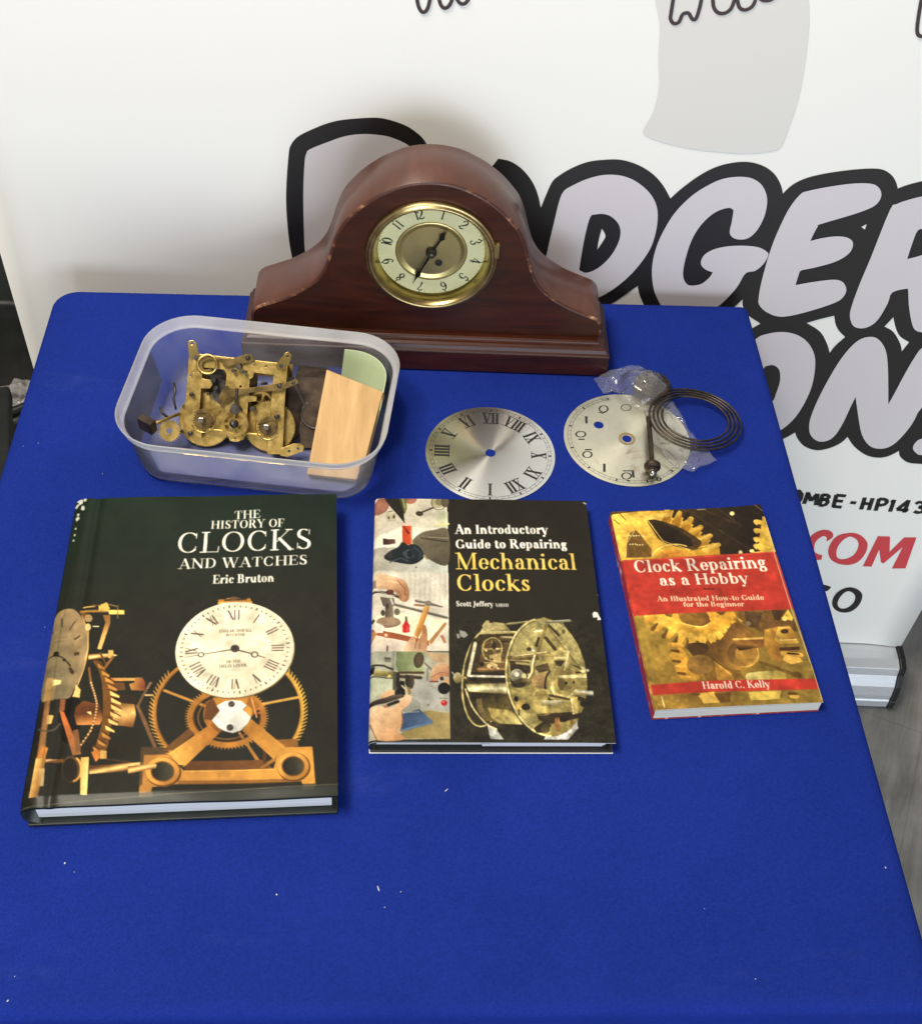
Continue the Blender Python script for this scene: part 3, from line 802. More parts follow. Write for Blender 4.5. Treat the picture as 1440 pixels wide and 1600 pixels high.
b.add([(q.co.x*.20*(1+.15*mnoise.noise(q.co*2)), q.co.y*.13, .13 + q.co.z*.128*(1+.25*mnoise.noise(q.co*2.5))) for q in ico.verts], [[q.index for q in f.verts] for f in ico.faces], 0, True); ico.free()
b.build('body', M_fab, sk)
b = MB(); b.tube([(-.1, -.1, .2), (-.07, -.13, .29), (0, -.14, .32), (.07, -.13, .29), (.1, -.1, .2)], .008); b.build('handle', M_fab, sk)
# ------------------------------------------------------------------ mantel clock
CK = Vector((-.0446, .9101, TZ)); CKA = .0601
clock = thing('mantel_clock', 'brown mahogany mantel clock with a humped case and round brass bezel', 'clock', CK, CKA)
def wood(name, c0, c1, c2, axis_scale, rough=.28, coat=.35):
    m = mat(name, c1, rough, 0, Coat_Weight=coat, Coat_Roughness=.16)
    n = N(m)
    v = n.coord(axis_scale)
    f = n.noise(v, 26, 8, .62, 1.2)
    n.link(n.ramp(f, [(.30, c0), (.5, c1), (.72, c2)]), n.b.inputs['Base Color'])
    g = n.noise(n.coord((1, 1, 1)), 34, 4)
    n.rough(g, rough-.06, rough+.16)
    n.b.inputs['Specular IOR Level'].default_value = .5 if coat > .2 else .28
    n.bump(f, .06, .0006)
    return m
M_wood_shaded = wood('mahogany_shaded', (.019, .0038, .0014), (.036, .0072, .0024), (.056, .0115, .0040), (.25, 1, 2.2), .34, .12)  # front and plinth: shade put into the colour, darker than the top
M_wood_lit = wood('mahogany_lit_top', (.052, .0135, .0052), (.071, .0190, .0074), (.092, .026, .0105), (1, .25, 1), .34, .22)  # same wood painted lighter where the overhead light falls
# rubbed arrises: bare lighter wood where the polish has gone
M_edge = mat('rubbed_edge', (.1, .03, .015), .45)
n = N(M_edge)
f = n.noise(n.coord(), 38, 6, .7)
n.link(n.ramp(f, [(.52, (.050, .013, .006)), (.59, (.20, .085, .04)), (.67, (.48, .31, .18))]), n.b.inputs['Base Color'])
# base
def swept_frame(x0, x1, y0, y1, prof, mb, mi=0):
    """solid with a moulded edge: prof is a list of (inset, z)"""
    rings = [[(x0+i, y0+i, z), (x1-i, y0+i, z), (x1-i, y1, z), (x0+i, y1, z)] for i, z in prof]
    v = [p for r in rings for p in r]
    f = [(4*a+k, 4*a+(k+1) % 4, 4*a+4+(k+1) % 4, 4*a+4+k) for a in range(len(prof)-1) for k in range(4)]
    f += [(3, 2, 1, 0), tuple(4*(len(prof)-1)+k for k in range(4))]
    mb.add(v, f, mi)
WC, DC = .3742, .0814
b = MB()
swept_frame(-WC/2, WC/2, 0, DC, [(.0015, .0012), (.0005, .003), (.0005, .027), (.001, .0285), (.0025, .0292), (.0035, .031), (.0045, .0335), (.0075, .0352), (.0105, .0358), (.0115, .0375), (.013, .0388)], b)
b.build('plinth', M_wood_shaded, clock, bevel=.0006)
for x in (-.16, .16):
    for y in (.012, .068):
        b = MB(); b.cyl((x, y, 0), (x, y, .0013), .008); b.build('foot_pad', M_black, clock)
# case: humped outline extruded back, front arris rubbed
half = [(0, .2175), (.012, .2166), (.025, .2135), (.0373, .2080), (.0515, .1997), (.0655, .1882), (.0765, .1760), (.0850, .1640), (.0920, .1470), (.0975, .1275), (.1035, .1110), (.1115, .0985), (.1235, .0875), (.1390, .0772), (.1560, .0692), (.1680, .0640), (.1740, .0585), (.1768, .0515), (.1775, .0392)]
rt = smooth_loop(half, 5, False)
outl = [(-x, z) for x, z in rt[::-1][:-1]] + rt            # left foot over the hump to the right foot
b = MB()
nO = len(outl)
F0 = .0185
def inset(pts, d):
    r = []
    for i, p in enumerate(pts):
        a = pts[max(i-1, 0)]; c = pts[min(i+1, len(pts)-1)]
        dx, dy = c[0]-a[0], c[1]-a[1]; l = math.hypot(dx, dy)
        nx_, nz_ = dy/l, -dx/l
        r.append((p[0] + nx_*d, max(.0392, p[1] + nz_*d)))
    return r
in1, in2 = inset(outl, .0012), inset(outl, .0026)
rows = [[(x, F0 + .0001, z) for x, z in in2], [(x, F0 + .0004, z) for x, z in in1], [(x, F0 + .0016, z) for x, z in outl], [(x, DC - .0015, z) for x, z in outl], [(x, DC, z) for x, z in inset(outl, .0012)]]
v = [p for r in rows for p in r]
f = []; fm = []
for a in range(4):
    q = [(a*nO+i, a*nO+i+1, (a+1)*nO+i+1, (a+1)*nO+i) for i in range(nO-1)]
    b.f += q; b.m += [{0: 2, 1: 2, 2: 1, 3: 1}[a]]*len(q); b.sm += [True]*len(q)
b.v += v
# front with the dial opening
front = [(x, z) for x, z in in2] ; 
DX, DZ, BR_ = .0010, .1345, .0625
Mf = Matrix(((1, 0, 0, 0), (0, 0, -1, F0 + .0001), (0, 1, 0, 0), (0, 0, 0, 1)))
b.flat([front, circ(DX, DZ, .0555, 64)], 0, 0, lambda x, z, q: (x, F0 + .0001, z))
b.flat([inset(outl, .0012)[::-1]], 0, 0, lambda x, z, q: (x, DC, z))
case = b.build('case', [M_wood_shaded, M_wood_lit, M_edge], clock)
# dial movement behind the opening
Md = Matrix.Translation((DX, F0, DZ)) @ Matrix.Rotation(PI/2, 4, 'X')       # local z looks out of the clock
M_drum = M_brass_dull
dial = MB()
M_cream = mottled('cream_enamel', [(.35, (.68, .645, .40)), (.7, (.78, .74, .49))], .35, 0, 40)
dial.plate(circ(0, 0, .0535, 72), [circ(0, 0, .0345, 64)], -.0075, -.0065, 0, Md)
# printed numerals: bold round-topped arabic figures built from strokes, tops outward
M_num = mat('black_numerals', (.010, .010, .009), .5)
FIG = {'1': [[(-.05,.35,.05),(.05,.5,.10),(.05,-.5,.13)]],
 '2': [[(-.22,.22,.16),(-.14,.45,.06),(.08,.5,.07),(.2,.3,.14),(.1,.02,.12),(-.2,-.38,.05),(-.1,-.42,.1),(.1,-.46,.1),(.25,-.3,.05)]],
 '3': [[(-.2,.3,.14),(-.1,.48,.06),(.12,.46,.07),(.18,.26,.13),(.02,.05,.05),(.2,-.15,.14),(.14,-.42,.08),(-.08,-.48,.06),(-.22,-.28,.14)]],
 '4': [[(.1,.5,.1),(-.26,-.18,.05),(.3,-.18,.07)],[(.1,.5,.12),(.1,-.5,.15)]],
 '5': [[(.22,.46,.1),(-.14,.46,.1),(-.16,.08,.05),(.06,.14,.07),(.22,-.12,.15),(.1,-.44,.08),(-.1,-.48,.06),(-.2,-.3,.13)]],
 '6': [[(.2,.34,.12),(.06,.5,.06),(-.14,.3,.1),(-.2,-.1,.15),(-.08,-.45,.07),(.12,-.45,.07),(.2,-.18,.13),(.06,.08,.06),(-.14,-.06,.05)]],
 '7': [[(-.22,.3,.08),(-.18,.46,.1),(.24,.44,.1),(.02,0,.08),(-.04,-.5,.14)]],
 '8': [[(0,.05,.08),(-.17,.25,.11),(0,.48,.06),(.17,.27,.11),(0,.05,.1),(-.21,-.22,.13),(0,-.48,.06),(.21,-.22,.13),(0,.05,.08)]],
 '9': [[(-.2,-.34,.12),(-.06,-.5,.06),(.14,-.3,.1),(.2,.1,.15),(.08,.45,.07),(-.12,.45,.07),(-.2,.18,.13),(-.06,-.08,.06),(.14,.06,.05)]],
 '0': [[(0,.5,.05),(-.2,.2,.13),(-.2,-.2,.13),(0,-.5,.05),(.2,-.2,.13),(.2,.2,.13),(0,.5,.05)]]}
def figures(mb, txt, cx, cy, size, ang, z, mi, M, wid=.52, k=1.0):
    ca_, sa_ = math.cos(ang), math.sin(ang)
    for q, ch in enumerate(txt):
        ox = (q - (len(txt)-1)/2)*wid*(.8 if '1' in txt else 1.0)
        for st in FIG[ch]:
            P = smooth_loop(st, 5, False) if ch not in '147' else st
            pts = [(cx + size*((x+ox)*ca_ - y*sa_), cy + size*((x+ox)*sa_ + y*ca_)) for x, y, w in P]
            mb.ribbon(pts, [max(w, .075)*1.15*size*k for x, y, w in P], z, mi, (lambda x, y, zz: tuple(M @ Vector((x, y, zz)))))
ROTD = math.radians(18)                        # the dial has slipped round a little
for h in range(1, 13):
    a = PI/2 - h*PI/6 + ROTD
    figures(dial, str(h), .0438*math.cos(a), .0438*math.sin(a), .0104, a - PI/2, -.00635 + .00001*h, 1, Md)
for k in range(60):
    a = 2*PI*k/60 + ROTD
    r0, r1 = (.0497, .0505) if k % 5 else (.0494, .0509)
    dial.ribbon([(r0*math.cos(a), r0*math.sin(a)), (r1*math.cos(a), r1*math.sin(a))], .0011 if k % 5 == 0 else .0004, -.0063, 1, lambda x, y, z: tuple(Md @ Vector((x, y, z))))
do = dial.build('dial', [M_cream, M_num], clock)
b = MB(); b.lathe([(.0348, -.0068), (.0345, -.0060), (.0330, -.0054), (.0310, -.0060), (.0288, -.0074), (.0275, -.0074), (.0001, -.0068)], 64, 0, Md)
M_disc = mottled('spun_brass', [(.3, (.50, .40, .19)), (.7, (.62, .51, .26))], .36, 1.0, 20, rr=(.3, .42))
b.cyl((.0075, -.0135, -.0068), (.0075, -.0135, -.0064), .0037, 20, 1, M=Md)
b.build('centre_disc', [M_disc, M_black], do)
M_bez = mottled('old_bezel_brass', [(.3, (.30, .21, .085)), (.55, (.44, .33, .15)), (.8, (.54, .42, .21))], .3, 1.0, 60, rr=(.22, .42))
M_bez2 = mottled('inner_bezel_brass', [(.3, (.48, .37, .13)), (.7, (.62, .50, .20))], .2, 1.0, 30, rr=(.16, .3))
bz = MB()
bz.lathe([(.0545, -.0085), (.0545, .0020), (.0560, .0050), (.0575, .0068), (.0590, .0072), (.0600, .0066), (.0606, .0050), (.0612, .0046), (.0622, .0048), (.0628, .0040), (.0630, .0004)], 96, 0, Md)
bz.lathe([(.0512, -.0066), (.0522, -.0052), (.0538, -.0020), (.0544, .0012), (.0550, .0022)], 96, 1, Md)
bzo = bz.build('bezel', [M_bez, M_bez2], clock)
b = MB(); b.box(.0595, .0640, .004, .020, .0004, .0055, 0, Md); b.cyl((.0632, .003, .003), (.0632, .021, .003), .0018, 10, 0, M=Md); b.build('hinge', M_bez, bzo)
M_hand = mat('blued_black_hand', (.012, .012, .014), .3, .6)
def hand(name, ang, L, zz, bw_):
    b = MB()
    c, s = math.cos(ang), math.sin(ang)
    prof = [(-.004, .0009), (.0, .0011), (L*.55, .0008), (L*.62, bw_*.6), (L*.70, bw_), (L*.78, bw_*.45), (L*.86, .0006), (L, .0002)]
    up = [(t, w) for t, w in prof]; dn = [(t, -w) for t, w in prof[::-1]]
    b.plate([(t*c - w*s, t*s + w*c) for t, w in (dn + up)], (), zz, zz+.0006, 0, Md)
    b.build(name, M_hand, clock)
hand('minute_hand', math.radians(245), .0405, -.0030, .0026)
hand('hour_hand', math.radians(62), .0300, -.0042, .0030)
b = MB(); b.lathe([(.0052, -.0066), (.0052, -.0030), (.0046, -.0022), (.0036, -.0018), (.0032, .0006), (.0024, .0012), (.0001, .0013)], 28, 0, Md); b.build('hub', M_steel, clock)
M_gl = mat('clock_glass', (1, 1, 1), .02)
nt = M_gl.node_tree; nt.nodes.clear()
o_ = nt.nodes.new('ShaderNodeOutputMaterial'); t_ = nt.nodes.new('ShaderNodeBsdfTransparent'); g_ = nt.nodes.new('ShaderNodeBsdfGlossy'); x_ = nt.nodes.new('ShaderNodeMixShader'); fr = nt.nodes.new('ShaderNodeLayerWeight')
fr.inputs['Blend'].default_value = .12; g_.inputs['Roughness'].default_value = .03; t_.inputs['Color'].default_value = (.97, .98, .92, 1)
nt.links.new(fr.outputs[0], x_.inputs[0]); nt.links.new(t_.outputs[0], x_.inputs[1]); nt.links.new(g_.outputs[0], x_.inputs[2]); nt.links.new(x_.outputs[0], o_.inputs[0])
b = MB(); b.lathe([(.0548, .0014), (.045, .0036), (.03, .0052), (.015, .0061), (.0001, .0064)], 64, 0, Md); b.build('glass', M_gl, clock)
# ------------------------------------------------------------------ loose dials on the cloth
def radial_metal(name, c0, c1, rough, aniso, spots=None):
    m = mat(name, c1, rough, 1.0)
    n = N(m)
    n.b.inputs['Anisotropic'].default_value = aniso
    n.b.inputs['Anisotropic Rotation'].default_value = .25
    tg = n.new('ShaderNodeTangent', direction_type='RADIAL', axis='Z'); n.link(tg.outputs[0], n.b.inputs['Tangent'])
    v = n.coord()
    f = n.noise(v, 26, 6, .65)
    base = n.ramp(f, [(.3, c0), (.7, c1)])
    if spots:
        s = n.noise(v, 48, 8, .75, .6); s2 = n.noise(v, 13, 3, .5)
        ad = n.new('ShaderNodeMath', operation='MULTIPLY'); n.link(s, ad.inputs[0]); n.link(s2, ad.inputs[1])
        fac = n.ramp(ad.outputs[0], [(.31, (0, 0, 0)), (.42, (.85, .85, .85))])
        mx = n.new('ShaderNodeMixRGB'); n.link(fac, mx.inputs['Fac']); n.link(base, mx.inputs['Color1']); mx.inputs['Color2'].default_value = (*spots, 1)
        base = mx.outputs['Color']
        ms = n.new('ShaderNodeMapRange'); ms.inputs['To Min'].default_value = 1.0; ms.inputs['To Max'].default_value = .25
        n.link(fac, ms.inputs['Value']); n.link(ms.outputs['Result'], n.b.inputs['Metallic'])
    n.link(base, n.b.inputs['Base Color'])
    return m
D1, R1 = Vector((.0265, .8016, TZ)), .0628
dial1 = thing('roman_clock_dial', 'silver clock dial with black Roman numerals and a sunburst brushed finish', 'clock dial', D1, 0)
M_sun = radial_metal('sunburst_silver', (.70, .69, .66), (.78, .77, .73), .22, .95)
b = MB()
b.plate(circ(0, 0, R1, 120), [circ(0, 0, .0050, 32)], .0003, .0011, 0)
b.build('plate', M_sun, dial1)
b = MB()
zz = .00125
A7 = math.radians(92)                          # VII stands at the top
def bars(mb, num, ang, r0, r1):
    """radial Roman figure, foot towards the centre"""
    c, s = math.cos(ang), math.sin(ang)
    H = r1 - r0
    P = lambda x, y: (c*(r0 + y*H) + s*x*H, s*(r0 + y*H) - c*x*H)
    wI, wV = .28, .62
    tot = sum({'I': wI, 'V': wV, 'X': wV}[q] for q in num)
    x = -tot/2
    T_, t_ = .165*H, .05*H
    for q in num:
        if q == 'I':
            mb.ribbon([P(x + wI/2, 0), P(x + wI/2, 1)], T_, zz, 0); x += wI
        elif q == 'V':
            mb.ribbon([P(x + .10, 1), P(x + wV/2 + .02, 0)], T_, zz, 0); mb.ribbon([P(x + wV - .1, 1), P(x + wV/2, 0)], t_, zz + .00001, 0); x += wV
        else:
            mb.ribbon([P(x + .14, 1), P(x + wV - .14, 0)], T_, zz, 0); mb.ribbon([P(x + wV - .1, 1), P(x + .1, 0)], t_, zz + .00001, 0); x += wV
    w = tot/2 + .02
    for y in (0, 1): mb.ribbon([P(-w, y), P(w, y)], t_, zz + .00002, 0)
for h, num in enumerate(('I', 'II', 'III', 'IIII', 'V', 'VI', 'VII', 'VIII', 'IX', 'X', 'XI', 'XII'), 1):
    bars(b, num, A7 - (h-7)*PI/6, .0400, .0540)
for rr_, w_ in ((.0563, .00022), (.0592, .00022)):
    b.ribbon([(rr_*math.cos(2*PI*k/120), rr_*math.sin(2*PI*k/120)) for k in range(121)], w_, zz, 0)
for k in range(60):
    a = A7 + 2*PI*k/60
    b.ribbon([(.0563*math.cos(a), .0563*math.sin(a)), (.0592*math.cos(a), .0592*math.sin(a))], .0016 if k % 5 == 0 else .00022, zz + .00001, 0)
b.build('numeral_print', M_num, dial1)

D2, R2 = Vector((.1602, .8349, TZ)), .0625
dial2 = thing('arabic_clock_dial', 'worn spotted silver clock dial with black Arabic figures, partly under a clear bag', 'clock dial', D2, 0)
M_old = radial_metal('worn_silvered_brass', (.66, .62, .47), (.80, .76, .62), .36, .55, (.17, .12, .075))
b = MB()
hw = at(935, 664, .001) - D2
b.plate(circ(0, 0, R2, 120), [circ(0, 0, .0048, 28), circ(hw.x, hw.y, .0050, 28)], .0003, .0011, 0)
b.build('plate', M_old, dial2)
M_lac = mottled('yellowed_lacquer', [(.4, (.34, .24, .11)), (.7, (.45, .34, .18))], .4, .8, 300)
b = MB(); b.lathe([(.0056, .00122), (.0085, .00122)], 40, 0); b.build('stain_ring', M_lac, dial2)
b = MB()
def z2(px, py):
    q = at(860 + px/4.5, 560 + py/4.5, .0012) - D2
    return (q.x, q.y)
def worn(pts, w): b.ribbon([z2(*p) for p in pts], w, zz, 0)
def worn_o(cx, cy, rx, ry, w=.0016, hollow=.4):
    P, Wd = [], []
    for k in range(33):
        a = 2*PI*k/32
        P.append(z2(cx + rx*math.cos(a), cy + ry*math.sin(a))); Wd.append(w*(hollow + (1-hollow)*abs(math.cos(a))))
    b.ribbon(P, Wd, zz, 0)
worn_o(372, 354, 30, 22); worn([(340, 378), (365, 384), (388, 374)], .0013)
worn([(250, 406), (252, 456)], .0024)
worn_o(212, 532, 33, 20); worn([(195, 568), (238, 568)], .0014); worn([(172, 530), (180, 530)], .001)
worn_o(258, 675, 31, 22); worn([(240, 641), (290, 641)], .0014); 
worn([(377, 740), (377, 797)], .0024)
worn_o(533, 826, 32, 22); worn([(508, 790), (588, 790)], .0012); worn([(578, 795), (582, 836)], .0024); worn([(535, 858), (558, 862)], .0016)
worn_o(530, 345, 34, 22, .0009, .5)
worn_o(760, 850, 14, 12)
for rr_ in (.0555, .0585):
    b.ribbon([(rr_*math.cos(a), rr_*math.sin(a)) for a in [math.radians(105 + 230*k/90) for k in range(91)]], .00025, zz, 0)
for k in range(40):
    a = math.radians(108 + k*6)
    b.ribbon([(.0555*math.cos(a), .0555*math.sin(a)), (.0585*math.cos(a), .0585*math.sin(a))], .0014 if k % 5 == 0 else .0002, zz + .00001, 0)
b.build('numeral_print', M_num, dial2)

# ------------------------------------------------------------------ chime gong: coil of dark wire on a post
gc = at(1084, 655, .012)
gong = thing('chime_gong', 'flat coil of dark chime wire on a bronze block beside the worn dial', 'chime gong', (gc.x, gc.y, TZ))
P = []
NT = 3.9
r_o, r_i = .0422, .0280
for k in range(260):
    t = k/259
    a = math.radians(128) - 2*PI*NT*t
    r = r_o + (r_i - r_o)*t
    P.append((r*1.15*math.cos(a), r*1.02*math.sin(a), max(.0035, .0115 - .0058*math.cos(a + .3)*0 - .05*r*math.cos(a)) + .0012*t))
b0_ = at(1021, 604, .012)
kx, ky = b0_.x - gc.x, b0_.y - gc.y
lead = [(kx + (P[0][0]-kx)*t, ky + (P[0][1]-ky)*t + .003*math.sin(PI*t), .012 + (P[0][2]-.012)*t) for t in [i/12 for i in range(12)]]
b = MB(); b.tube(lead + P, [.0008]*12 + [.00115]*260, 8)
M_wire = mottled('browned_spring_wire', [(.35, (.035, .026, .020)), (.7, (.095, .075, .058))], .36, .85, 120, rr=(.25, .5))
b.build('wire_coil', M_wire, gong)
b = MB()
b.lathe([(.0001, .0005), (.0175, .0005), (.0190, .002), (.0190, .0125), (.0175, .0150), (.0060, .0162), (.0055, .0175), (.0001, .0178)], 40, 0, Matrix.Translation((kx - .001, ky + .002, 0)))
M_bronze = mottled('dark_bronze', [(.35, (.030, .020, .014)), (.7, (.085, .058, .040))], .5, .7, 90, rr=(.35, .65))
b.build('post_block', M_bronze, gong, bevel=.0006)

# ------------------------------------------------------------------ threaded rod with a collar, lying on the worn dial
a0_, a1_ = at(1012, 655, .006), at(1018, 733, .006)
dr = (a1_ - a0_); Lr = dr.length; ang = math.atan2(dr.y, dr.x)
rod = thing('collared_rod', 'short dark steel rod with a round collar and nut lying on the worn dial', 'rod', (a0_.x, a0_.y, TZ), ang)
Mr = Matrix.Translation((0, 0, .0092)) @ Matrix.Rotation(PI/2, 4, 'Y')
b = MB(); b.lathe([(.0001, 0), (.0023, 0), (.0025, .001), (.0025, Lr)], 16, 0, Mr); b.build('shaft', M_bronze, rod)
b = MB(); b.lathe([(.0026, Lr-.004), (.0068, Lr-.0035), (.0080, Lr-.002), (.0080, Lr+.0008), (.0068, Lr+.002), (.0026, Lr+.0024)], 28, 0, Mr); b.build('collar', M_bronze, rod)
b = MB(); b.lathe([(.0024, Lr+.0026), (.0042, Lr+.0028), (.0045, Lr+.0034), (.0045, Lr+.0066), (.0040, Lr+.0074), (.0001, Lr+.0075)], 6, 0, Mr, False)
b.lathe([(.0026, Lr+.0076), (.0024, Lr+.0100), (.0001, Lr+.0104)], 14, 1, Mr); b.build('nut', [M_steel, M_bright], rod)

# ------------------------------------------------------------------ clear plastic bag, crumpled over the dial
M_bag = mat('clear_polythene', (1, 1, 1), .1)
nt = M_bag.node_tree; nt.nodes.clear()
o_ = nt.nodes.new('ShaderNodeOutputMaterial'); t_ = nt.nodes.new('ShaderNodeBsdfTransparent'); g_ = nt.nodes.new('ShaderNodeBsdfGlossy'); x_ = nt.nodes.new('ShaderNodeMixShader'); d_ = nt.nodes.new('ShaderNodeBsdfDiffuse'); x2_ = nt.nodes.new('ShaderNodeMixShader')
fr = nt.nodes.new('ShaderNodeLayerWeight'); fr.inputs['Blend'].default_value = .16
mr = nt.nodes.new('ShaderNodeMath'); mr.operation = 'MULTIPLY_ADD'; mr.inputs[1].default_value = .55; mr.inputs[2].default_value = .02
g_.inputs['Roughness'].default_value = .11; t_.inputs['Color'].default_value = (.96, .96, .96, 1); d_.inputs['Color'].default_value = (.75, .77, .8, 1)
x2_.inputs[0].default_value = .05
tc = nt.nodes.new('ShaderNodeTexCoord'); nz = nt.nodes.new('ShaderNodeTexNoise'); nz.inputs['Scale'].default_value = 120; nz.inputs['Detail'].default_value = 4; bp_ = nt.nodes.new('ShaderNodeBump'); bp_.inputs['Strength'].default_value = .12; bp_.inputs['Distance'].default_value = .002
L_ = nt.links.new
L_(tc.outputs['Object'], nz.inputs['Vector']); L_(nz.outputs['Fac'], bp_.inputs['Height']); L_(bp_.outputs['Normal'], g_.inputs['Normal']); L_(bp_.outputs['Normal'], fr.inputs['Normal'])
L_(fr.outputs['Fresnel'], mr.inputs[0]); L_(t_.outputs[0], x2_.inputs[1]); L_(d_.outputs[0], x2_.inputs[2]); L_(mr.outputs[0], x_.inputs[0]); L_(x2_.outputs[0], x_.inputs[1]); L_(g_.outputs[0], x_.inputs[2]); L_(x_.outputs[0], o_.inputs[0])
bagpx = [(926.7,594.4),(955,584),(977.8,575.6),(999,574.4),(1015.6,584),(1029,600),(1044,624.4),(1066.7,660),(1084,689),(1104,709),(1119,724.4),(1100,731),(1082,740),(1066.7,737.8),(1051,731),(1033,713),(1013,691),(1008,667),(1005,645),(992,640),(978,630),(970,618),(955.6,616.7),(942,618)]
bo = at(1020, 660, .004)
outl_b = [((q := at(x, y, .004)).x - bo.x, q.y - bo.y) for x, y in bagpx]
bm = bmesh.new()
tri = tessellate_polygon([[Vector((x, y, 0)) for x, y in outl_b]])
vv = [bm.verts.new((x, y, 0)) for x, y in outl_b]
for t in tri: bm.faces.new([vv[i] for i in t])
for _ in range(5):
    ed = [e for e in bm.edges if e.calc_length() > .0042]
    if not ed: break
    bmesh.ops.subdivide_edges(bm, edges=ed, cuts=1)
    bmesh.ops.triangulate(bm, faces=[f for f in bm.faces if len(f.verts) > 3])
bkx, bky = b0_.x - bo.x, b0_.y - bo.y
for q in bm.verts:
    d = math.hypot(q.co.x - bkx + .009, q.co.y - bky)
    z = .0040 + .0160*max(0, 1 - (d/.026)**3)
    edge = 1.0
    w1 = mnoise.noise(Vector((q.co.x*60, q.co.y*38, 1.7))); w2 = .55 - abs(mnoise.noise(Vector((q.co.x*62 + q.co.y*40 + 4, q.co.y*48, 5.1)))) - .3; w3 = mnoise.noise(Vector((q.co.x*170, q.co.y*150, 2.2)))
    q.co.z = max(.0026, z + .0034*w1 + .0062*w2 + .0012*w3)
me = bpy.data.meshes.new('plastic_bag'); bm.to_mesh(me); bm.free()
for p_ in me.polygons: p_.use_smooth = True
bag = bpy.data.objects.new('plastic_bag', me); COL.objects.link(bag); bag.location = bo
me.materials.append(M_bag)
so = bag.modifiers.new('solid', 'SOLIDIFY'); so.thickness = .00012
tag(bag, 'crumpled clear plastic bag lying over the worn dial and bronze block', 'plastic bag')

# ------------------------------------------------------------------ translucent tub
def plastic(name, tr, dif, rough, tint=(.97, .98, 1)):
    m = mat(name, (1, 1, 1), rough)
    nt = m.node_tree; nt.nodes.clear()
    o_ = nt.nodes.new('ShaderNodeOutputMaterial'); t_ = nt.nodes.new('ShaderNodeBsdfTransparent'); d_ = nt.nodes.new('ShaderNodeBsdfDiffuse'); tl = nt.nodes.new('ShaderNodeBsdfTranslucent'); g_ = nt.nodes.new('ShaderNodeBsdfGlossy')
    a_, b_, c_ = (nt.nodes.new('ShaderNodeMixShader') for _ in range(3)); fr = nt.nodes.new('ShaderNodeLayerWeight'); fr.inputs['Blend'].default_value = .10
    t_.inputs['Color'].default_value = (*tint, 1); d_.inputs['Color'].default_value = (*dif, 1); tl.inputs['Color'].default_value = (*dif, 1); g_.inputs['Roughness'].default_value = rough
    a_.inputs[0].default_value = .45; b_.inputs[0].default_value = 1 - tr
    tc = nt.nodes.new('ShaderNodeTexCoord'); nz = nt.nodes.new('ShaderNodeTexNoise'); nz.inputs['Scale'].default_value = 24; nz.inputs['Detail'].default_value = 6
    mp_ = nt.nodes.new('ShaderNodeMapRange'); mp_.inputs['From Min'].default_value = .35; mp_.inputs['From Max'].default_value = .75
    mp_.inputs['To Min'].default_value = 1 - tr - .04; mp_.inputs['To Max'].default_value = 1 - tr + .09
    L = nt.links.new
    L(tc.outputs['Object'], nz.inputs['Vector']); L(nz.outputs['Fac'], mp_.inputs['Value']); L(mp_.outputs['Result'], b_.inputs[0])
    L(d_.outputs[0], a_.inputs[1]); L(tl.outputs[0], a_.inputs[2]); L(t_.outputs[0], b_.inputs[1]); L(a_.outputs[0], b_.inputs[2])
    L(fr.outputs['Fresnel'], c_.inputs[0]); L(b_.outputs[0], c_.inputs[1]); L(g_.outputs[0], c_.inputs[2]); L(c_.outputs[0], o_.inputs[0])
    return m
M_tub = plastic('translucent_polypropylene', .885, (.86, .87, .90), .16)
M_lip = plastic('thick_polypropylene', .60, (.93, .93, .94), .2)
BX = Vector((-.1915, .8023, TZ)); BXA = -.0383
BW, BD, BH, BR0, BK = .2400, .1690, .0673, .0428, .0114
tub = thing('plastic_tub', 'open translucent plastic tub with a rounded rim, holding clock parts', 'tub', BX, BXA)
def tub_ring(f, z, n=10, grow=0.0):
    """rounded rectangle of the wall at the fraction f of its height"""
    i = BK*(1-f) - grow
    r = .0306 + (BR0-.0306)*f + grow
    return [(x, y, z) for x, y in rrect(-BW/2+i, BW/2-i, -BD/2+i, BD/2-i, r, n)]
def stacked(rows, mi=0, cap_first=False, cap_last=False, mb=None):
    mb = mb or MB()
    k = len(rows[0]); v = [p for r in rows for p in r]
    f = [(a*k+i, a*k+(i+1) % k, (a+1)*k+(i+1) % k, (a+1)*k+i) for a in range(len(rows)-1) for i in range(k)]
    if cap_first: f.append(tuple(range(k))[::-1])
    if cap_last: f.append(tuple((len(rows)-1)*k+i for i in range(k)))
    return mb.add(v, f, mi, True)
hs = [0, .04, .3, .6, .83]
rows = [tub_ring(0, .0008, 10, -.008)] + [tub_ring(h, .0008 + (BH-.001)*h if h else .0030) for h in hs] 
rows = [tub_ring(0, .0008, 10, -.006), tub_ring(.02, .0022, 10, -.0018), tub_ring(.06, .006), tub_ring(.3, BH*.3), tub_ring(.6, BH*.6), tub_ring(.84, BH*.84)]
inn = [tub_ring(.84, BH*.84, 10, -.0011), tub_ring(.6, BH*.6, 10, -.0011), tub_ring(.3, BH*.3, 10, -.0011), tub_ring(.06, .007, 10, -.0011), tub_ring(.02, .0036, 10, -.003), tub_ring(0, .0022, 10, -.0075)]
b = stacked(rows, 0, True, False)
stacked(inn, 0, False, True, b)
b.build('wall', M_tub, tub)
b = MB()
lip = [tub_ring(.842, BH*.842, 10, -.0011), tub_ring(.842, BH*.842, 10, .0002), tub_ring(.852, BH*.851, 10, .0026), tub_ring(.87, BH*.868, 10, .0032), tub_ring(.97, BH*.97, 10, .0038), tub_ring(.995, BH*.995, 10, .0040), tub_ring(1, BH, 10, .0032), tub_ring(.99, BH*.992, 10, .0024), tub_ring(.87, BH*.873, 10, .0016), tub_ring(.852, BH*.858, 10, .0002)]
stacked(lip[1:] + [lip[0]], 0, mb=b)
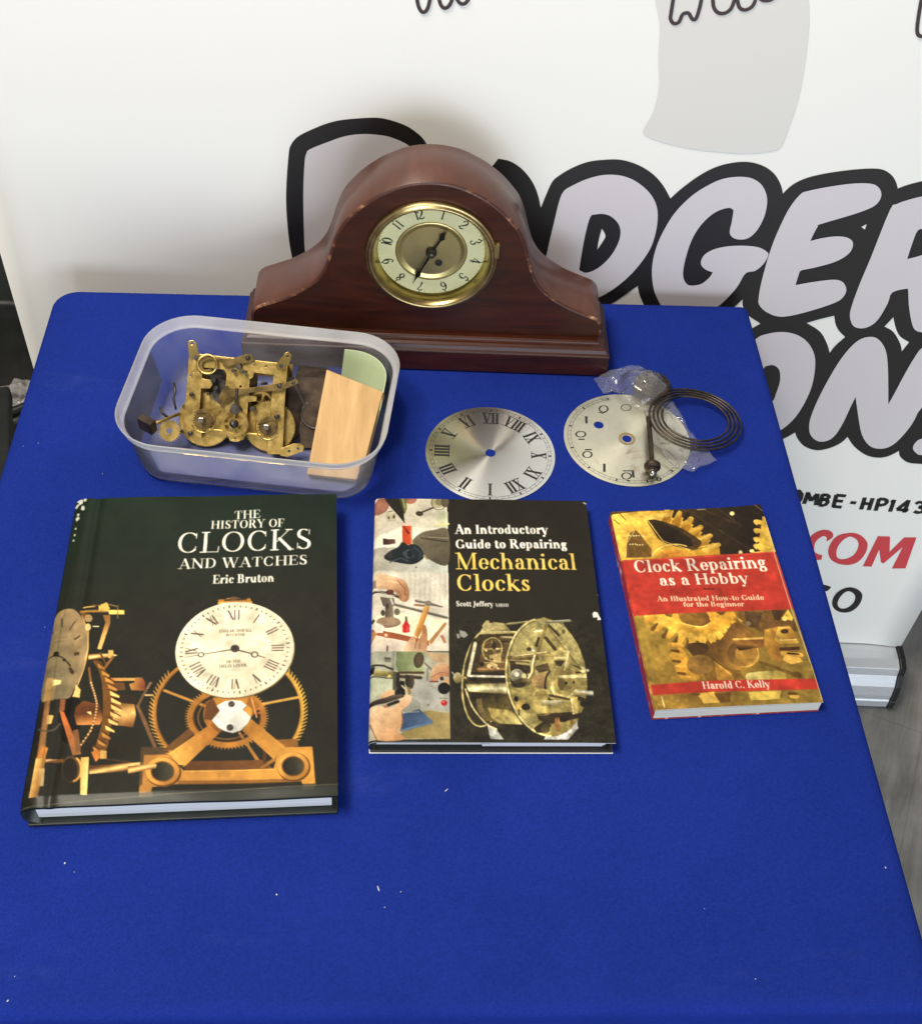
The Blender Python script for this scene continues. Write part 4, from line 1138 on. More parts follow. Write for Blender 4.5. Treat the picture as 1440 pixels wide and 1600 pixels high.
b.build('rim', M_lip, tub)
def tubloc(w):
    """world -> tub coordinates"""
    d = w - BX; c, s = math.cos(-BXA), math.sin(-BXA)
    return Vector((d.x*c - d.y*s, d.x*s + d.y*c, d.z))

# pale green card curled along the back corner of the tub
M_green = mottled('pale_green_card', [(.3, (.50, .60, .36)), (.7, (.57, .67, .42))], .75, 0, 20)
path = [p_ for p_ in rrect(-BW/2+.0085, BW/2-.0085, -BD/2+.0085, BD/2-.0085, .037, 10)]
# rrect starts at the right side of the back corner
seg_ = [(BW/2-.0085, -.002), (BW/2-.0085, .015)] + path[0:11] + [(.066, BD/2-.0085)]
b = MB()
for j in range(len(seg_)-1): pass
k = len(seg_)
v = []
for off in (0, .0006):
    for z, sh in ((.006, .0088), (.054, 0)):
        for x, y in seg_:
            sc_ = 1 - (sh+off)/(.5*max(BW, BD))
            v.append((x*sc_, y*(1 - (sh+off)/(BD/2)), z))
f = [(i, i+1, k+i+1, k+i) for i in range(k-1)] + [(2*k+i+1, 2*k+i, 3*k+i, 3*k+i+1) for i in range(k-1)] + [(k+i, k+i+1, 3*k+i+1, 3*k+i) for i in range(k-1)] + [(k-1, 3*k-1, 4*k-1, 2*k-1), (2*k, 0, k, 3*k)]
b.add(v, f, 0, False)
gcard = b.build('green_card', M_green); gcard.location = BX; gcard.rotation_euler = (0, 0, BXA)
tag(gcard, 'pale green card curled inside the back corner of the plastic tub', 'card')

# wooden wedge leaning in the tub
M_beech = mottled('bare_beech', [(.3, (.38, .215, .072)), (.5, (.48, .285, .105)), (.72, (.56, .35, .145))], .6, 0, 10, (9, 1.6, 1.6), detail=7, dist=.6)
bl_, tl_ = at(479, 741, .010), at(510, 577, .066)
br_, tr2 = at(562, 750, .012), at(597, 610, .0640)
o0 = bl_
ux = (br_ - bl_).normalized(); vy = (tl_ - bl_); nz_ = ux.cross(vy).normalized()
vy2 = nz_.cross(ux)
wed = thing('wooden_block', 'slanted block of bare pale wood leaning in the plastic tub', 'wood block', o0)
wl = lambda p_: ((p_ - o0).dot(ux), (p_ - o0).dot(vy2))
Mw = Matrix((( ux.x, vy2.x, nz_.x, 0), (ux.y, vy2.y, nz_.y, 0), (ux.z, vy2.z, nz_.z, 0), (0, 0, 0, 1)))
b = MB(); b.plate([wl(bl_), wl(br_), wl(tr2), wl(tl_)], (), -.014, 0, 0, Mw)
wo = b.build('block', M_beech, None, bevel=.0007)
bpy.data.objects.remove(wed); wo.name = 'wooden_block'; wo.location = o0
tag(wo, 'slanted block of bare pale wood leaning in the plastic tub', 'wood block')

# ------------------------------------------------------------------ brass clock movement propped in the tub
mo = at(363, 704, .010)
mov = thing('clock_movement', 'brass clock movement with open plates and toothed wheels propped in the plastic tub', 'clock movement', mo, 0)
tilt = math.radians(47)
MM = Matrix.Rotation(-.03, 4, 'Z') @ Matrix.Rotation(tilt, 4, 'X')        # local: x right, y up the plate, z towards the viewer
def zz6(x, y): return ((x - 680)/8850.0, (1000 - y)/8850.0*1.02)
def zp(L): return [zz6(*p) for p in L]
hole_ = lambda x, y, r=.0011: circ(*zz6(x, y), r, 12)
T_ = .0014
b = MB()
frame = zp([(258,238),(1085,250),(1085,500),(1104,990),(975,1000),(972,862),(780,858),(760,905),(700,925),(645,905),(600,858),(415,856),(415,925),(258,900)])
win_l = zp([(380,345),(560,345),(582,380),(582,490),(590,590),(590,840),(420,840),(380,830),(380,515),(450,512),(474,475),(450,440),(380,436)])
win_r = zp([(812,345),(972,350),(975,845),(785,840),(782,690),(782,590),(850,575),(850,540),(782,535),(780,400),(806,380)])
b.plate(frame, [win_l, win_r, hole_(284,420), hole_(305,385,.0007), hole_(808,280), hole_(905,283,.0013), hole_(708,470)], 0, T_, 0, MM)
b.build('front_plate', M_brass, mov, bevel=.0003)
b = MB(); b.plate(zp([(250,250),(1090,250),(1110,990),(255,990)]), [zp([(800,370),(960,370),(960,470),(800,470)])], -.026, -.0246, 0, MM)
b.build('back_plate', M_brass_dull, mov)
for x, y in ((320,270),(1035,270),(320,890),(1040,680)):
    b = MB(); px_, py_ = zz6(x, y)
    b.cyl((px_, py_, -.0245), (px_, py_, .0005), .0028, 14, M=MM); b.cyl((px_, py_, .0015), (px_, py_, .0035), .0024, 6, 1, smooth=False, M=MM)
    b.build('pillar', [M_brass, M_steel], mov)
def wheel(name, x, y, r, teeth, z, th, depth=.0010, spokes=0, hub=.003, mt=None, rimw=.003, prnt=None):
    cx, cy = zz6(x, y)
    holes = []
    if spokes:
        for k in range(spokes):
            a0 = 2*PI*k/spokes + .25; a1 = 2*PI*(k+1)/spokes - .05
            ri, ro = hub + .0008, r - depth - rimw
            holes.append([(cx + ro*math.cos(a0 + (a1-a0)*j/8), cy + ro*math.sin(a0 + (a1-a0)*j/8)) for j in range(9)] + [(cx + ri*math.cos(a1 - (a1-a0)*j/4), cy + ri*math.sin(a1 - (a1-a0)*j/4)) for j in range(5)])
    b = MB(); b.plate(gear_loop(r, teeth, depth, cx, cy), holes, z, z+th, 0, MM)
    return b.build(name, mt or M_brass, prnt or mov)
for x, y, r, z in ((420,770,.0262,-.009), (965,775,.0245,-.009)):
    wheel('great_wheel', x, y, r, 64, z, .0018)
    cx, cy = zz6(x, y)
    b = MB(); b.lathe([(.0001, -.024), (.0235, -.024), (.0235, -.0105), (.0001, -.0105)], 48, 0, MM @ Matrix.Translation((cx, cy, 0))); b.build('spring_barrel', M_brass_dull, mov)
    wh = wheel('ratchet_wheel', x, y, .0098, 22, .0022, .0014, .0017, mt=M_brass_dull)
    b = MB(); b.lathe([(.0115, .0016), (.0122, .0016), (.0122, .0030), (.0115, .0030), (.0115, .0016)], 40, 0, MM @ Matrix.Translation((cx, cy, 0)), True, math.radians(-150 if x < 600 else 120), math.radians(40 if x < 600 else 330)); b.build('click_spring', M_brass_bright, mov)
    b = MB(); b.cyl((cx, cy, .0025), (cx, cy, .0035), .0048, 18, 0, M=MM)
    b.box(cx-.0021, cx+.0021, cy-.0021, cy+.0021, .0036, .0125, 1, MM); b.build('winding_arbor', [M_brass_bright, M_bright], mov, bevel=.0002)
    b = MB(); b.plate(smooth_loop([(cx-.0085 if x < 600 else cx+.0085, cy+.006), (cx+.001, cy+.0105), (cx+.0095 if x < 600 else cx-.0095, cy+.0015), (cx+.004, cy+.0065)], 6), (), .0038, .0048, 0, MM); b.build('click', M_brass_dull, mov)
wheel('centre_wheel', 690, 775, .0135, 46, .0052, .0013, .0012, 4, .0045)
cx, cy = zz6(690, 775)
b = MB(); b.lathe([(.0001, .0150), (.0020, .0145), (.0034, .0122), (.0036, .0100), (.0030, .0082), (.0042, .0078), (.0042, .0066)], 20, 0, MM @ Matrix.Translation((cx, cy, 0))); b.build('centre_arbor', M_steel, mov)
wheel('steel_pinion', 688, 655, .0056, 16, .0035, .0045, .0013, mt=M_steel)
q0, q1 = zz6(688, 640), zz6(690, 482)
b = MB(); b.cyl((*q0, .0062), (*q1, .0075), .0012, 10, M=MM); b.build('verge_shaft', M_steel, mov)
b = MB(); b.plate(smooth_loop(zp([(648,880),(640,820),(690,806),(742,820),(758,880),(730,918),(668,918)]), 4), [hole_(705, 888)], .0016, .0048, 0, MM); b.build('cock', M_brass_bright, mov, bevel=.0003)
# inner train, seen through the windows
for x, y, r, t_, z, mt_ in ((470,610,.0105,40,-.015,M_brass_dull), (520,560,.0075,30,-.008,M_steel), (470,400,.0085,32,-.012,M_steel), (520,470,.0060,24,-.010,M_steel), (860,600,.0125,44,-.017,M_brass), (720,420,.0090,30,-.018,M_brass_dull)):
    wheel('train_wheel', x, y, r, t_, z, .0012, .001, 5 if r > .009 else 0, .0022, mt_, .0018)
for x, y, r in ((470,440,.0028), (440,555,.0016), (540,610,.0022), (820,640,.0024), (500,500,.0020), (880,430,.0014), (740,300,.002)):
    b = MB(); q = zz6(x, y); b.cyl((*q, -.0243), (*q, .0006), r, 12, M=MM); b.build('arbor', M_steel, mov)
# strike levers lying over the plate
def lever(name, pts, holes, z, mt, th=.0011, sm=True):
    b = MB(); L = zp(pts); L = smooth_loop(L, 4) if sm else L
    b.plate(L, holes, z, z+th, 0, MM); return b.build(name, mt, mov, bevel=.0002)
lever('strike_lever', [(545,560),(600,470),(640,490),(800,470),(1010,415),(1070,400),(1085,440),(1040,470),(830,505),(700,545),(625,600),(560,625)], [hole_(1040,432,.001)], .0050, M_brass_dull)
lever('rack_arm', [(1060,415),(1130,385),(1170,365),(1195,390),(1150,420),(1100,445),(1060,450)], [], .0064, M_brass_dull)
lever('locking_lever', [(345,300),(420,250),(540,258),(640,245),(740,203),(790,210),(800,250),(700,285),(600,315),(560,320),(535,275),(440,275),(385,310),(400,360),(460,350),(455,380),(380,375)], [], .0044, M_brass_dull)
b = MB(); cx, cy = zz6(425, 315); b.lathe([(.0078, .0058), (.0100, .0058), (.0100, .0070), (.0078, .0070), (.0078, .0058)], 36, 0, MM @ Matrix.Translation((cx, cy, 0))); b.build('locking_ring', M_brass, mov)
for x, y in ((690,310),(740,345),(650,345)):
    b = MB(); q = zz6(x, y); b.cyl((*q, .0014), (*q, .0105), .0026 if x == 690 else .0018, 14, M=MM); b.build('stop_pin', M_steel, mov)
for x, y in ((757,231),(1040,432),(1155,395),(315,570),(1035,683),(330,888),(250,880)):
    b = MB(); q = zz6(x, y); b.lathe([(.0001, .0082), (.0015, .0078), (.0022, .0066), (.0022, .0058)], 16, 0, MM @ Matrix.Translation((*q, 0))); b.lathe([(.0014, .0014), (.0014, .0060)], 12, 0, MM @ Matrix.Translation((*q, 0))); b.build('rivet', M_steel, mov)
# fixing lugs standing off the corners
for pts, hx, up in (([(268,290),(350,270),(315,150),(285,132),(250,140),(243,165)], (278,160), 1), ([(1075,300),(1000,300),(985,270),(1055,165),(1085,150),(1112,172),(1108,205)], (1080,185), 1), ([(1090,1000),(1150,1005),(1275,945),(1280,905),(1245,885),(1190,890),(1090,940)], (1232,928), 0)):
    lever('fixing_lug', pts, [hole_(*hx, .0014)], .0018, M_brass_bright if up else M_brass, .0013, False)
for hx in ((1160, 956),):
    b = MB(); q = zz6(*hx); b.cyl((*q, .0030), (*q, .0034), .0014, 12, M=MM); b.build('lug_screw', M_black, mov)

# dark steel bracket and ring between the movement and the wood
bo_ = at(470, 690, .006)
br = thing('steel_bracket', 'dark steel bracket with a bent arm beside the brass movement', 'bracket', bo_)
def bl(px, py, z): q = at(px, py, z); return q - bo_
b = MB()
p1, p2, p3, p4 = bl(452, 590, .058), bl(459, 588, .058), bl(489, 658, .020), bl(478, 672, .012)
p5, p6 = bl(440, 640, .030), bl(448, 700, .010)
v = [p1, p2, p3, p4, p6, p5]; nrm = Vector((.3, -.5, .3)).normalized()*.0012
b.add(v + [q - nrm for q in v], [(0,1,2,3,4,5), (11,10,9,8,7,6)] + [(i, i+6, (i+1) % 6 + 6, (i+1) % 6) for i in range(6)], 0)
b.build('arm', M_bronze, br)
b = MB()
q = [bl(462, 588, .052), bl(508, 592, .052), bl(500, 700, .006), bl(470, 700, .006)]
nn_ = Vector((0, .6, -.5)).normalized()*.002
b.add(q + [x - nn_*.5 + Vector((0, .02, -.004)) for x in q], [(0,3,2,1), (4,5,6,7), (0,1,5,4), (1,2,6,5), (2,3,7,6), (3,0,4,7)], 0); b.build('plate', M_bronze, br)
c0 = bl(494, 648, .024)
b = MB(); b.lathe([(.0125, -.001), (.0145, -.001), (.0145, .006), (.0125, .006), (.0125, -.001)], 40, 0, Matrix.Translation(c0) @ Matrix.Rotation(math.radians(40), 4, 'X')); b.build('ring', M_steel, br)
# loose lever and a small wheel at the other end of the tub
lo = at(262, 668, .014)
lw = thing('loose_lever', 'bent brass lever with a dark foot and small toothed wheel beside the movement', 'lever', lo)
def ll(px, py, z): return at(px, py, z) - lo
b = MB(); b.tube([ll(238, 663, .040), ll(252, 658, .036), ll(270, 650, .030), ll(286, 645, .024)], .0016); b.build('arm', M_brass, lw)
b = MB(); b.box(-.009, .007, -.004, .004, -.004, .010, 0, Matrix.Translation(ll(232, 667, .036)) @ Matrix.Rotation(-.5, 4, 'Z')); b.build('foot', M_bronze, lw, bevel=.0006)
b = MB(); b.plate(gear_loop(.0105, 26, .0012), [circ(0, 0, .0028, 12)], 0, .0016, 0, Matrix.Translation(ll(265, 673, .030)) @ Matrix.Rotation(math.radians(48), 4, 'X')); b.build('toothed_wheel', M_brass, lw)
b = MB(); b.tube([ll(272, 598, .050), ll(274, 612, .046), ll(271, 622, .042), ll(275, 640, .034)], .0011); b.build('crooked_wire', M_steel, lw)
b = MB(); b.tube([ll(250, 636, .040), ll(254, 646, .037), ll(262, 652, .033)], .0012); b.build('crooked_wire', M_bronze, lw)
# bits of lint on the cloth
M_lint = mat('white_lint', (.50, .51, .56), .9)
b = MB()
rl = random.Random(3)
spots = [(101,1349,1.2),(116,1363,.6),(432,1398,1.1),(591,1389,1.6),(626,1394,.7),(601,1418,.7),(12,1564,1.1),(23,1526,.6),(697,1235,1.3),(1383,1356,1),(1336,1071,.8),(36,697,.6),(60,692,.6),(160,740,.6),(70,980,.6),(1100,1420,.5),(1180,1530,.6)]
for px_, py_, sz in spots:
    q = at(px_, py_, .0006); a = rl.uniform(0, PI)
    L = .0006*sz*(2.4 if sz in (1.6, 1.3) else 1); w_ = .0005*sz*(.5 if sz in (1.6, 1.3) else 1)
    M_ = Matrix.Translation(q) @ Matrix.Rotation(a, 4, 'Z')
    b.add([(-L, -w_, 0), (0, -w_*1.3, 0), (L, -w_*.4, .0001), (L*.8, w_, 0), (-L*.3, w_*1.2, 0), (0, 0, .0004)], [(0,1,5), (1,2,5), (2,3,5), (3,4,5), (4,0,5), (4,3,2,1,0)], 0, False, M_)
lint = b.build('lint', M_lint)
tag(lint, 'tiny white specks of lint scattered over the blue cloth', 'lint', kind='stuff')
# ------------------------------------------------------------------ books
def book_frame(x, y, a, w, h, t):
    c, s = math.cos(a), math.sin(a)
    def tomm(px, py):
        q = at(px, py, t)
        dx, dy = q.x - x, q.y - y
        return ((dx*c + dy*s + w/2)*1000, (h/2 - (-dx*s + dy*c))*1000)
    return tomm
M_page = mottled('page_edges', [(.35, (.64, .64, .62)), (.65, (.84, .84, .82))], .8, 0, 8, (.5, .5, 190), detail=4)
M_page2 = mottled('paperback_page_edges', [(.35, (.62, .58, .47)), (.65, (.80, .76, .63))], .8, 0, 8, (.5, .5, 210), detail=4)
BRS = (176, 122, 48); BRL = (226, 178, 92); BRD = (92, 58, 22); COP = (150, 92, 52)

# ---- the large green-black hardback
X1, Y1, A1, W1, H1, T1 = -.2048, .5496, .1284, .2279, .2946, .0301
def paint_history():
    P = Paint(W1*1000, H1*1000, 1.95, book_frame(X1, Y1, A1, W1, H1, T1), (36, 37, 28))
    P.use(0, 750, 2.5714)
    P.put((0, P.nx, 0, P.ny, np.ones((P.ny, P.nx))), P.grad((700, 60), (27, 45, 31), (700, 520), (37, 37, 28)))
    P.blotch(.05, 9, 4)
    # left machine
    P.use(20, 920, 4.704)
    P.poly([(880,1240),(500,1240),(560,1010),(1000,1180)], (44,36,24), .6)
    P.ell(420, 950, 85, 190, (22,18,13), 4)
    P.poly([(460,870),(520,820),(640,850),(660,950),(640,1000),(470,1000),(450,930)], P.grad((500,830), (120,72,38), (500,1000), (206,140,78), (90,52,28)))
    P.poly([(735,830),(895,850),(905,930),(885,1020),(730,1000)], P.grad((800,830), (110,74,36), (800,1020), (132,84,42), (240,196,120)))
    P.poly([(735,770),(900,780),(900,850),(735,835)], (50,36,22))
    P.poly([(555,480),(700,475),(700,505),(555,520)], P.grad((600,475), (120,80,40), (600,520), (110,70,34), (250,214,140)))
    P.poly([(700,450),(738,450),(742,505),(700,510)], (222,184,108)); P.poly([(740,478),(772,488),(740,498)], (248,226,170))
    P.poly([(715,655),(905,655),(905,676),(715,680)], P.grad((715,655), (180,120,60), (905,676), (236,190,110)))
    P.poly([(700,690),(820,690),(828,745),(720,752)], (112,74,38)); P.poly([(855,700),(890,690),(900,650),(950,652),(975,690),(968,750),(870,746)], P.grad((860,700), (214,160,80), (970,700), (136,74,46)))
    # toothed rim seen from the side
    P.poly([(590,530),(650,540),(700,640),(738,740),(745,860),(730,980),(712,1060),(688,1180),(600,1200),(625,1100),(650,1000),(662,860),(655,700),(630,600)], (120,80,36), 1, True)
    for k in range(13):
        t = k/12
        x = 605 + 150*math.sin(PI*(t*.85 + .08)) - 30*t; y = 545 + 610*t
        w_ = 60 + 22*math.sin(PI*t)
        c = (244,206,126) if .25 < t < .8 else (196,142,72)
        P.poly([(x-20,y),(x+w_-25,y+38+8*t),(x+w_-28,y+56),(x-14,y+34)], c); P.line([(x-18,y-6),(x+w_-24,y+34)], 7, (70,44,18))
    P.line([(560,580),(575,690),(600,770),(618,850),(600,960),(560,1060),(500,1150)], 16, (140,98,56), 1, True)
    for k in range(22):
        t = k/21; q = [(575,690),(600,770),(618,850),(606,940),(575,1040),(500,1145)]
        i = min(int(t*5), 4); f = t*5 - i
        P.ell(q[i][0]*(1-f)+q[i+1][0]*f, q[i][1]*(1-f)+q[i+1][1]*f, 7, 6, (232,196,140))
    P.poly([(540,905),(575,900),(578,928)], (255,226,160))
    # side dial
    P.poly([(400,146),(450,152),(490,185),(525,250),(545,330),(552,430),(535,530),(505,640),(455,720),(430,780),(400,802),(300,812),(235,815),(225,700),(228,600),(250,470),(280,330),(305,230),(345,165)], P.grad((260,500), (124,112,84), (520,400), (160,136,98)), 1, True)
    P.line([(505,190),(535,270),(552,380),(548,470),(520,590),(470,720),(440,790)], 9, (206,168,104), 1, True)
    for q in (((300,265),(316,305)),((372,215),(372,275)),((455,240),(418,300))): P.line(q, 8, (70,58,44))
    P.poly([(445,365),(490,335),(496,345),(455,372)], (66,54,42)); P.poly([(447,462),(490,460),(488,486),(447,486)], (84,68,50)); P.poly([(405,580),(425,568),(452,608),(440,626),(420,612)], (72,58,42))
    P.line([(255,495),(330,482),(375,512),(420,560)], [5,12,7,12], (44,34,26)); P.ell(330,475,18,20,(40,32,26)); P.ell(378,522,12,12,(44,36,28))
    for q in (((320,352),(398,356)),((322,382),(380,384)),((295,565),(330,567)),((275,600),(350,604))): P.line(q, 6, (116,98,72))
    # struts
    P.poly([(345,890),(375,900),(505,1215),(440,1225),(350,930)], P.grad((340,900), (206,116,60), (480,1220), (150,104,62)))
    P.poly([(350,810),(385,808),(378,890),(340,905)], (150,92,54))
    P.poly([(255,800),(285,810),(235,1230),(190,1240)], P.grad((200,900), (86,62,40), (270,900), (160,116,74)))
    P.poly([(270,640),(325,660),(300,820),(240,815)], (190,150,92), .7); P.poly([(305,665),(355,672),(350,700),(300,712)], (250,220,150))
    P.poly([(185,1240),(230,1150),(260,1170),(240,1240)], (196,130,62)); P.ell(300,860,22,30,(36,30,24)); P.poly([(265,925),(300,930),(285,990),(258,995)], (220,182,110))
    P.ring(268, 935, 90, 110, 12, (92,84,70), 10, 20, 120)
    P.poly([(445,780),(462,700),(498,740),(490,800),(440,790)], (228,190,120)); P.poly([(440,1040),(480,1030),(500,1180),(470,1210)], (130,90,56))
    # top bracket and arm
    P.line([(500,165),(700,160)], 22, (170,126,62)); P.poly([(630,120),(690,95),(712,140),(700,160),(630,160)], (226,186,96)); P.line([(520,135),(600,128)], 12, (206,170,100)); P.line([(580,118),(640,120)], 8, (120,90,50))
    P.poly([(705,152),(818,152),(818,184),(705,184)], (238,206,112)); P.line([(770,118),(770,215)], 7, (150,112,60)); P.line([(700,110),(760,125)], 7, (180,140,80))
    P.poly([(660,190),(715,190),(715,250),(650,445),(620,440),(680,245)], P.grad((640,400), (240,200,120), (700,200), (150,104,52)))
    P.poly([(490,165),(570,190),(545,230),(520,215)], (130,86,44)); P.ell(555,215,30,28,(170,140,96)); P.ell(552,280,22,26,(226,200,140)); P.line([(590,275),(630,275)], 10, (255,240,190)); P.line([(556,300),(552,440),(530,520)], 9, (214,176,112))
    P.line([(690,560),(640,470)], 14, (110,74,38)); P.line([(735,500),(680,575)], 22, (150,104,56))
    # levers on its right
    P.line([(1012,690),(960,780),(915,870)], [22,20,16], (112,84,56)); P.line([(915,860),(960,960),(1045,1165)], [18,30,26], (120,88,58)); P.line([(975,782),(1028,782)], 15, (206,176,120)); P.line([(1012,690),(985,735)], 8, (170,134,90))
    # lower rods and posts
    P.poly([(560,1300),(1030,1270),(1030,1325),(560,1362)], P.grad((760,1285), (100,66,32), (764,1350), (96,60,30), (252,214,136)))
    P.poly([(240,1250),(375,1250),(375,1276),(240,1276)], P.grad((240,1250), (130,90,50), (242,1276), (120,80,40), (230,190,130)))
    P.ell(430,1325,70,100,(88,68,42)); P.ell(420,1330,55,85,(40,33,24)); P.ring(440,1325,62,90,18,(214,160,86),0,-60,80)
    P.poly([(500,1240),(560,1235),(545,1515),(495,1515)], P.grad((505,1300), (222,174,96), (555,1300), (250,216,140)))
    P.poly([(185,1240),(245,1240),(185,1530),(132,1530)], P.grad((150,1400), (240,200,120), (215,1400), (150,100,50)))
    P.poly([(205,1320),(235,1320),(225,1450),(195,1450)], (226,190,130), .8)
    P.poly([(575,1200),(630,1180),(640,1240),(610,1275)], (206,130,60)); P.poly([(640,1185),(690,1190),(690,1250),(640,1250)], (214,170,96))
    P.line([(690,1255),(860,1275)], 6, (110,74,40))
    # right machine
    P.use(200, 920, 4.235)
    P.ring(662, 815, 488, 405, 27, (170,118,52), -3, 10, 236)
    P.ring(662, 815, 488, 405, 27, (206,160,70), -3, -38, 40)
    P.ring(662, 815, 476, 393, 6, (110,72,30), -3, -38, 236)
    P.teeth(662, 815, 498, 414, 30, 26, 12, (196,146,70), 120, 222, -3, 2.5); P.teeth(662, 815, 498, 414, 24, 26, 12, (226,180,82), -36, 42, -3, -2.5)
    P.line([(240,672),(505,772)], 20, (190,138,66)); P.line([(820,778),(1135,715)], 20, (214,168,84)); P.line([(735,950),(885,1175)], [16,26], (176,124,58))
    P.ring(652, 850, 240, 178, 44, (172,118,50)); P.ring(652, 850, 222, 160, 6, (84,54,24)); P.teeth(652, 850, 262, 198, 72, 14, 9, (190,136,62))
    P.ring(652, 850, 190, 142, 9, (140,94,42), 0, 20, 340)
    P.ell(590, 830, 95, 110, P.grad((500,760), (132,86,40), (640,900), (190,130,56)))
    P.poly([(800,700),(870,760),(860,800),(800,860),(770,800)], (150,104,44)); P.line([(815,720),(850,850)], 10, (220,150,90)); P.line([(840,800),(880,790)], 8, (200,120,80)); P.line([(840,825),(880,820)], 8, (200,120,80))
    P.poly([(900,1000),(1120,992),(1125,1045),(900,1050)], (140,96,44)); P.poly([(400,922),(440,955),(310,1060),(235,1082),(240,1060)], (112,76,40))
    P.poly([(380,1140),(890,1128),(960,1190),(370,1215)], P.grad((400,1140), (98,62,30), (880,1190), (120,80,40)))
    P.poly([(890,1040),(915,1040),(915,1150),(890,1150)], (84,56,28)); P.line([(880,1180),(925,1155)], 14, (160,112,56))
    P.poly([(560,880),(625,930),(380,1170),(330,1165),(262,1095)], P.grad((330,1060), (222,168,84), (560,960), (168,112,48)))
    P.poly([(560,880),(625,930),(600,955),(545,900)], (116,76,34), .7)
    P.poly([(812,858),(752,935),(960,1125),(1045,1050)], P.grad((800,920), (178,124,52), (1000,1080), (206,152,72)))
    P.poly([(556,720),(585,770),(605,806),(556,868),(500,860),(520,760)], (104,66,34)); P.poly([(560,718),(800,712),(780,770),(590,775)], (184,130,56)); P.poly([(760,800),(790,770),(820,800),(812,850)], (200,146,66))
    P.poly([(105,1102),(275,1095),(345,1180),(370,1205),(960,1188),(1000,1050),(1218,1043),(1238,1287),(1150,1290),(1145,1272),(330,1292),(230,1310),(162,1312),(152,1345),(70,1350)], P.grad((100,1100), (176,126,62), (1000,1290), (206,152,72)))
    P.poly([(85,1050),(230,1048),(250,1098),(105,1102),(95,1300),(72,1300)], (92,70,46), .85)
    P.poly([(330,1270),(1145,1252),(1145,1275),(330,1296)], (132,88,40), .8)
    P.line([(372,1207),(955,1190)], 6, (232,186,100))
    for cx, cy, rx, ry, hx, hy in ((228,1210,112,92,70,60), (1090,1172,104,90,68,58)):
        P.ell(cx+6, cy+6, rx+6, ry+6, (104,68,30)); P.ell(cx, cy, rx, ry, P.grad((cx-rx,cy-ry), (226,176,92), (cx+rx,cy+ry), (170,116,50)))
        P.ell(cx, cy, hx+8, hy+8, (112,74,34)); P.ell(cx, cy, hx, hy, P.grad((cx-hx,cy), (30,27,20), (cx+hx,cy), (78,74,58)))
    P.poly([(0,1175),(165,1160),(190,1165),(185,1190),(0,1225)], P.grad((60,1165), (110,72,34), (66,1220), (100,62,30), (250,210,136)))
    P.poly([(75,1350),(160,1345),(160,1380),(72,1385)], (118,98,60)); P.poly([(1155,1290),(1240,1288),(1240,1318),(1155,1318)], (90,78,50))
    P.poly([(640,742),(690,735),(742,740),(785,770),(758,800),(778,815),(812,850),(790,890),(745,935),(690,952),(640,940),(595,915),(553,868),(600,812),(606,802),(585,772)], P.grad((580,760), (236,232,220), (780,920), (206,204,196)))
    P.ell(683,762,22,20,(74,66,62)); P.line([(668,770),(698,755)], 5, (120,110,104)); P.ell(673,915,23,21,(72,64,60)); P.line([(658,922),(690,908)], 5, (120,110,104))
    # big dial
    P.poly([(596,75),(640,72),(660,64),(720,60),(760,70),(806,62),(820,90),(596,106)], (176,126,60)); P.line([(640,78),(780,70)], 12, (60,46,30)); P.ell(700,66,26,11,(120,90,56)); P.line([(600,98),(815,92)], 16, (214,166,92))
    P.ell(708, 410, 396, 316, (120,98,60), -7); P.ell(704, 405, 394, 314, P.grad((400,150), (240,233,206), (1000,680), (219,211,184)), -7)
    ELL = lambda r, t: P.epts(704, 403, 394*r, 314*r, -7, t, t, 1)[0]
    for k in range(60):
        P.line([ELL(.885, k*6), ELL(.91 if k % 5 else .925, k*6)], 6 if k % 5 else 9, (92,84,70))
    NUM = {0:'XII',1:'I',2:'II',3:'III',4:'IIII',5:'V',6:'VI',7:'VII',8:'VIII',9:'IX',10:'X',11:'XI'}
    for k, tx in NUM.items():
        th = -84 + k*30
        n_ = len(tx); sp = 4.6
        for q, ch in enumerate(tx):
            d = (q - (n_-1)/2)*sp*(1.15 if 'V' in tx or 'X' in tx else .9)
            if ch == 'I': P.line([ELL(.63, th+d*1.12), ELL(.82, th+d*.92)], 8, (96,76,66))
            elif ch == 'V': P.line([ELL(.63, th+d), ELL(.82, th+d-2.4)], 10, (92,74,64)); P.line([ELL(.63, th+d), ELL(.82, th+d+2.4)], 4, (110,92,80))
            else: P.line([ELL(.63, th+d+2.6), ELL(.82, th+d-2.4)], 10, (92,74,64)); P.line([ELL(.63, th+d-2.6), ELL(.82, th+d+2.4)], 4, (110,92,80))
    tiny = (120,110,92)
    P.text('CHAS MC DOWALL', (602,293), (818,288), 20, tiny, .06); P.text('INVENTOR', (645,318), (774,315), 18, tiny, .06)
    P.text('OF THE', (650,494), (745,489), 18, tiny, .06); P.text('HELIX LEVER.', (602,523), (792,516), 18, tiny, .06)
    P.line([(704,402),(500,432)], [10,5], (96,88,74)); P.ring(482,435,18,14,7,(84,76,64)); P.line([(462,438),(372,452)], [6,3], (100,92,78))
    P.line([(704,402),(815,432)], [11,8], (92,84,70)); P.ring(837,438,20,17,8,(84,76,64)); P.line([(858,444),(912,460)], [8,3], (92,84,70)); P.ell(707,398,30,25,(78,66,64)); P.ell(704,396,12,10,(58,50,48))
    P.use(0, 750, 2.5714)
    y0_ = P.mm((400, 470))[1]
    for am, ce, se in ((.03, 24, 51), (.035, 70, 52)): P.blotch(am, ce, se, 0, None, y0_)
    # title
    P.use(0, 750, 2.5714)
    wht = (240,234,220)
    P.text('THE', (940,157), (1046,152), 33, wht, .02); P.text('HISTORY OF', (845,196), (1142,189), 33, wht, .02)
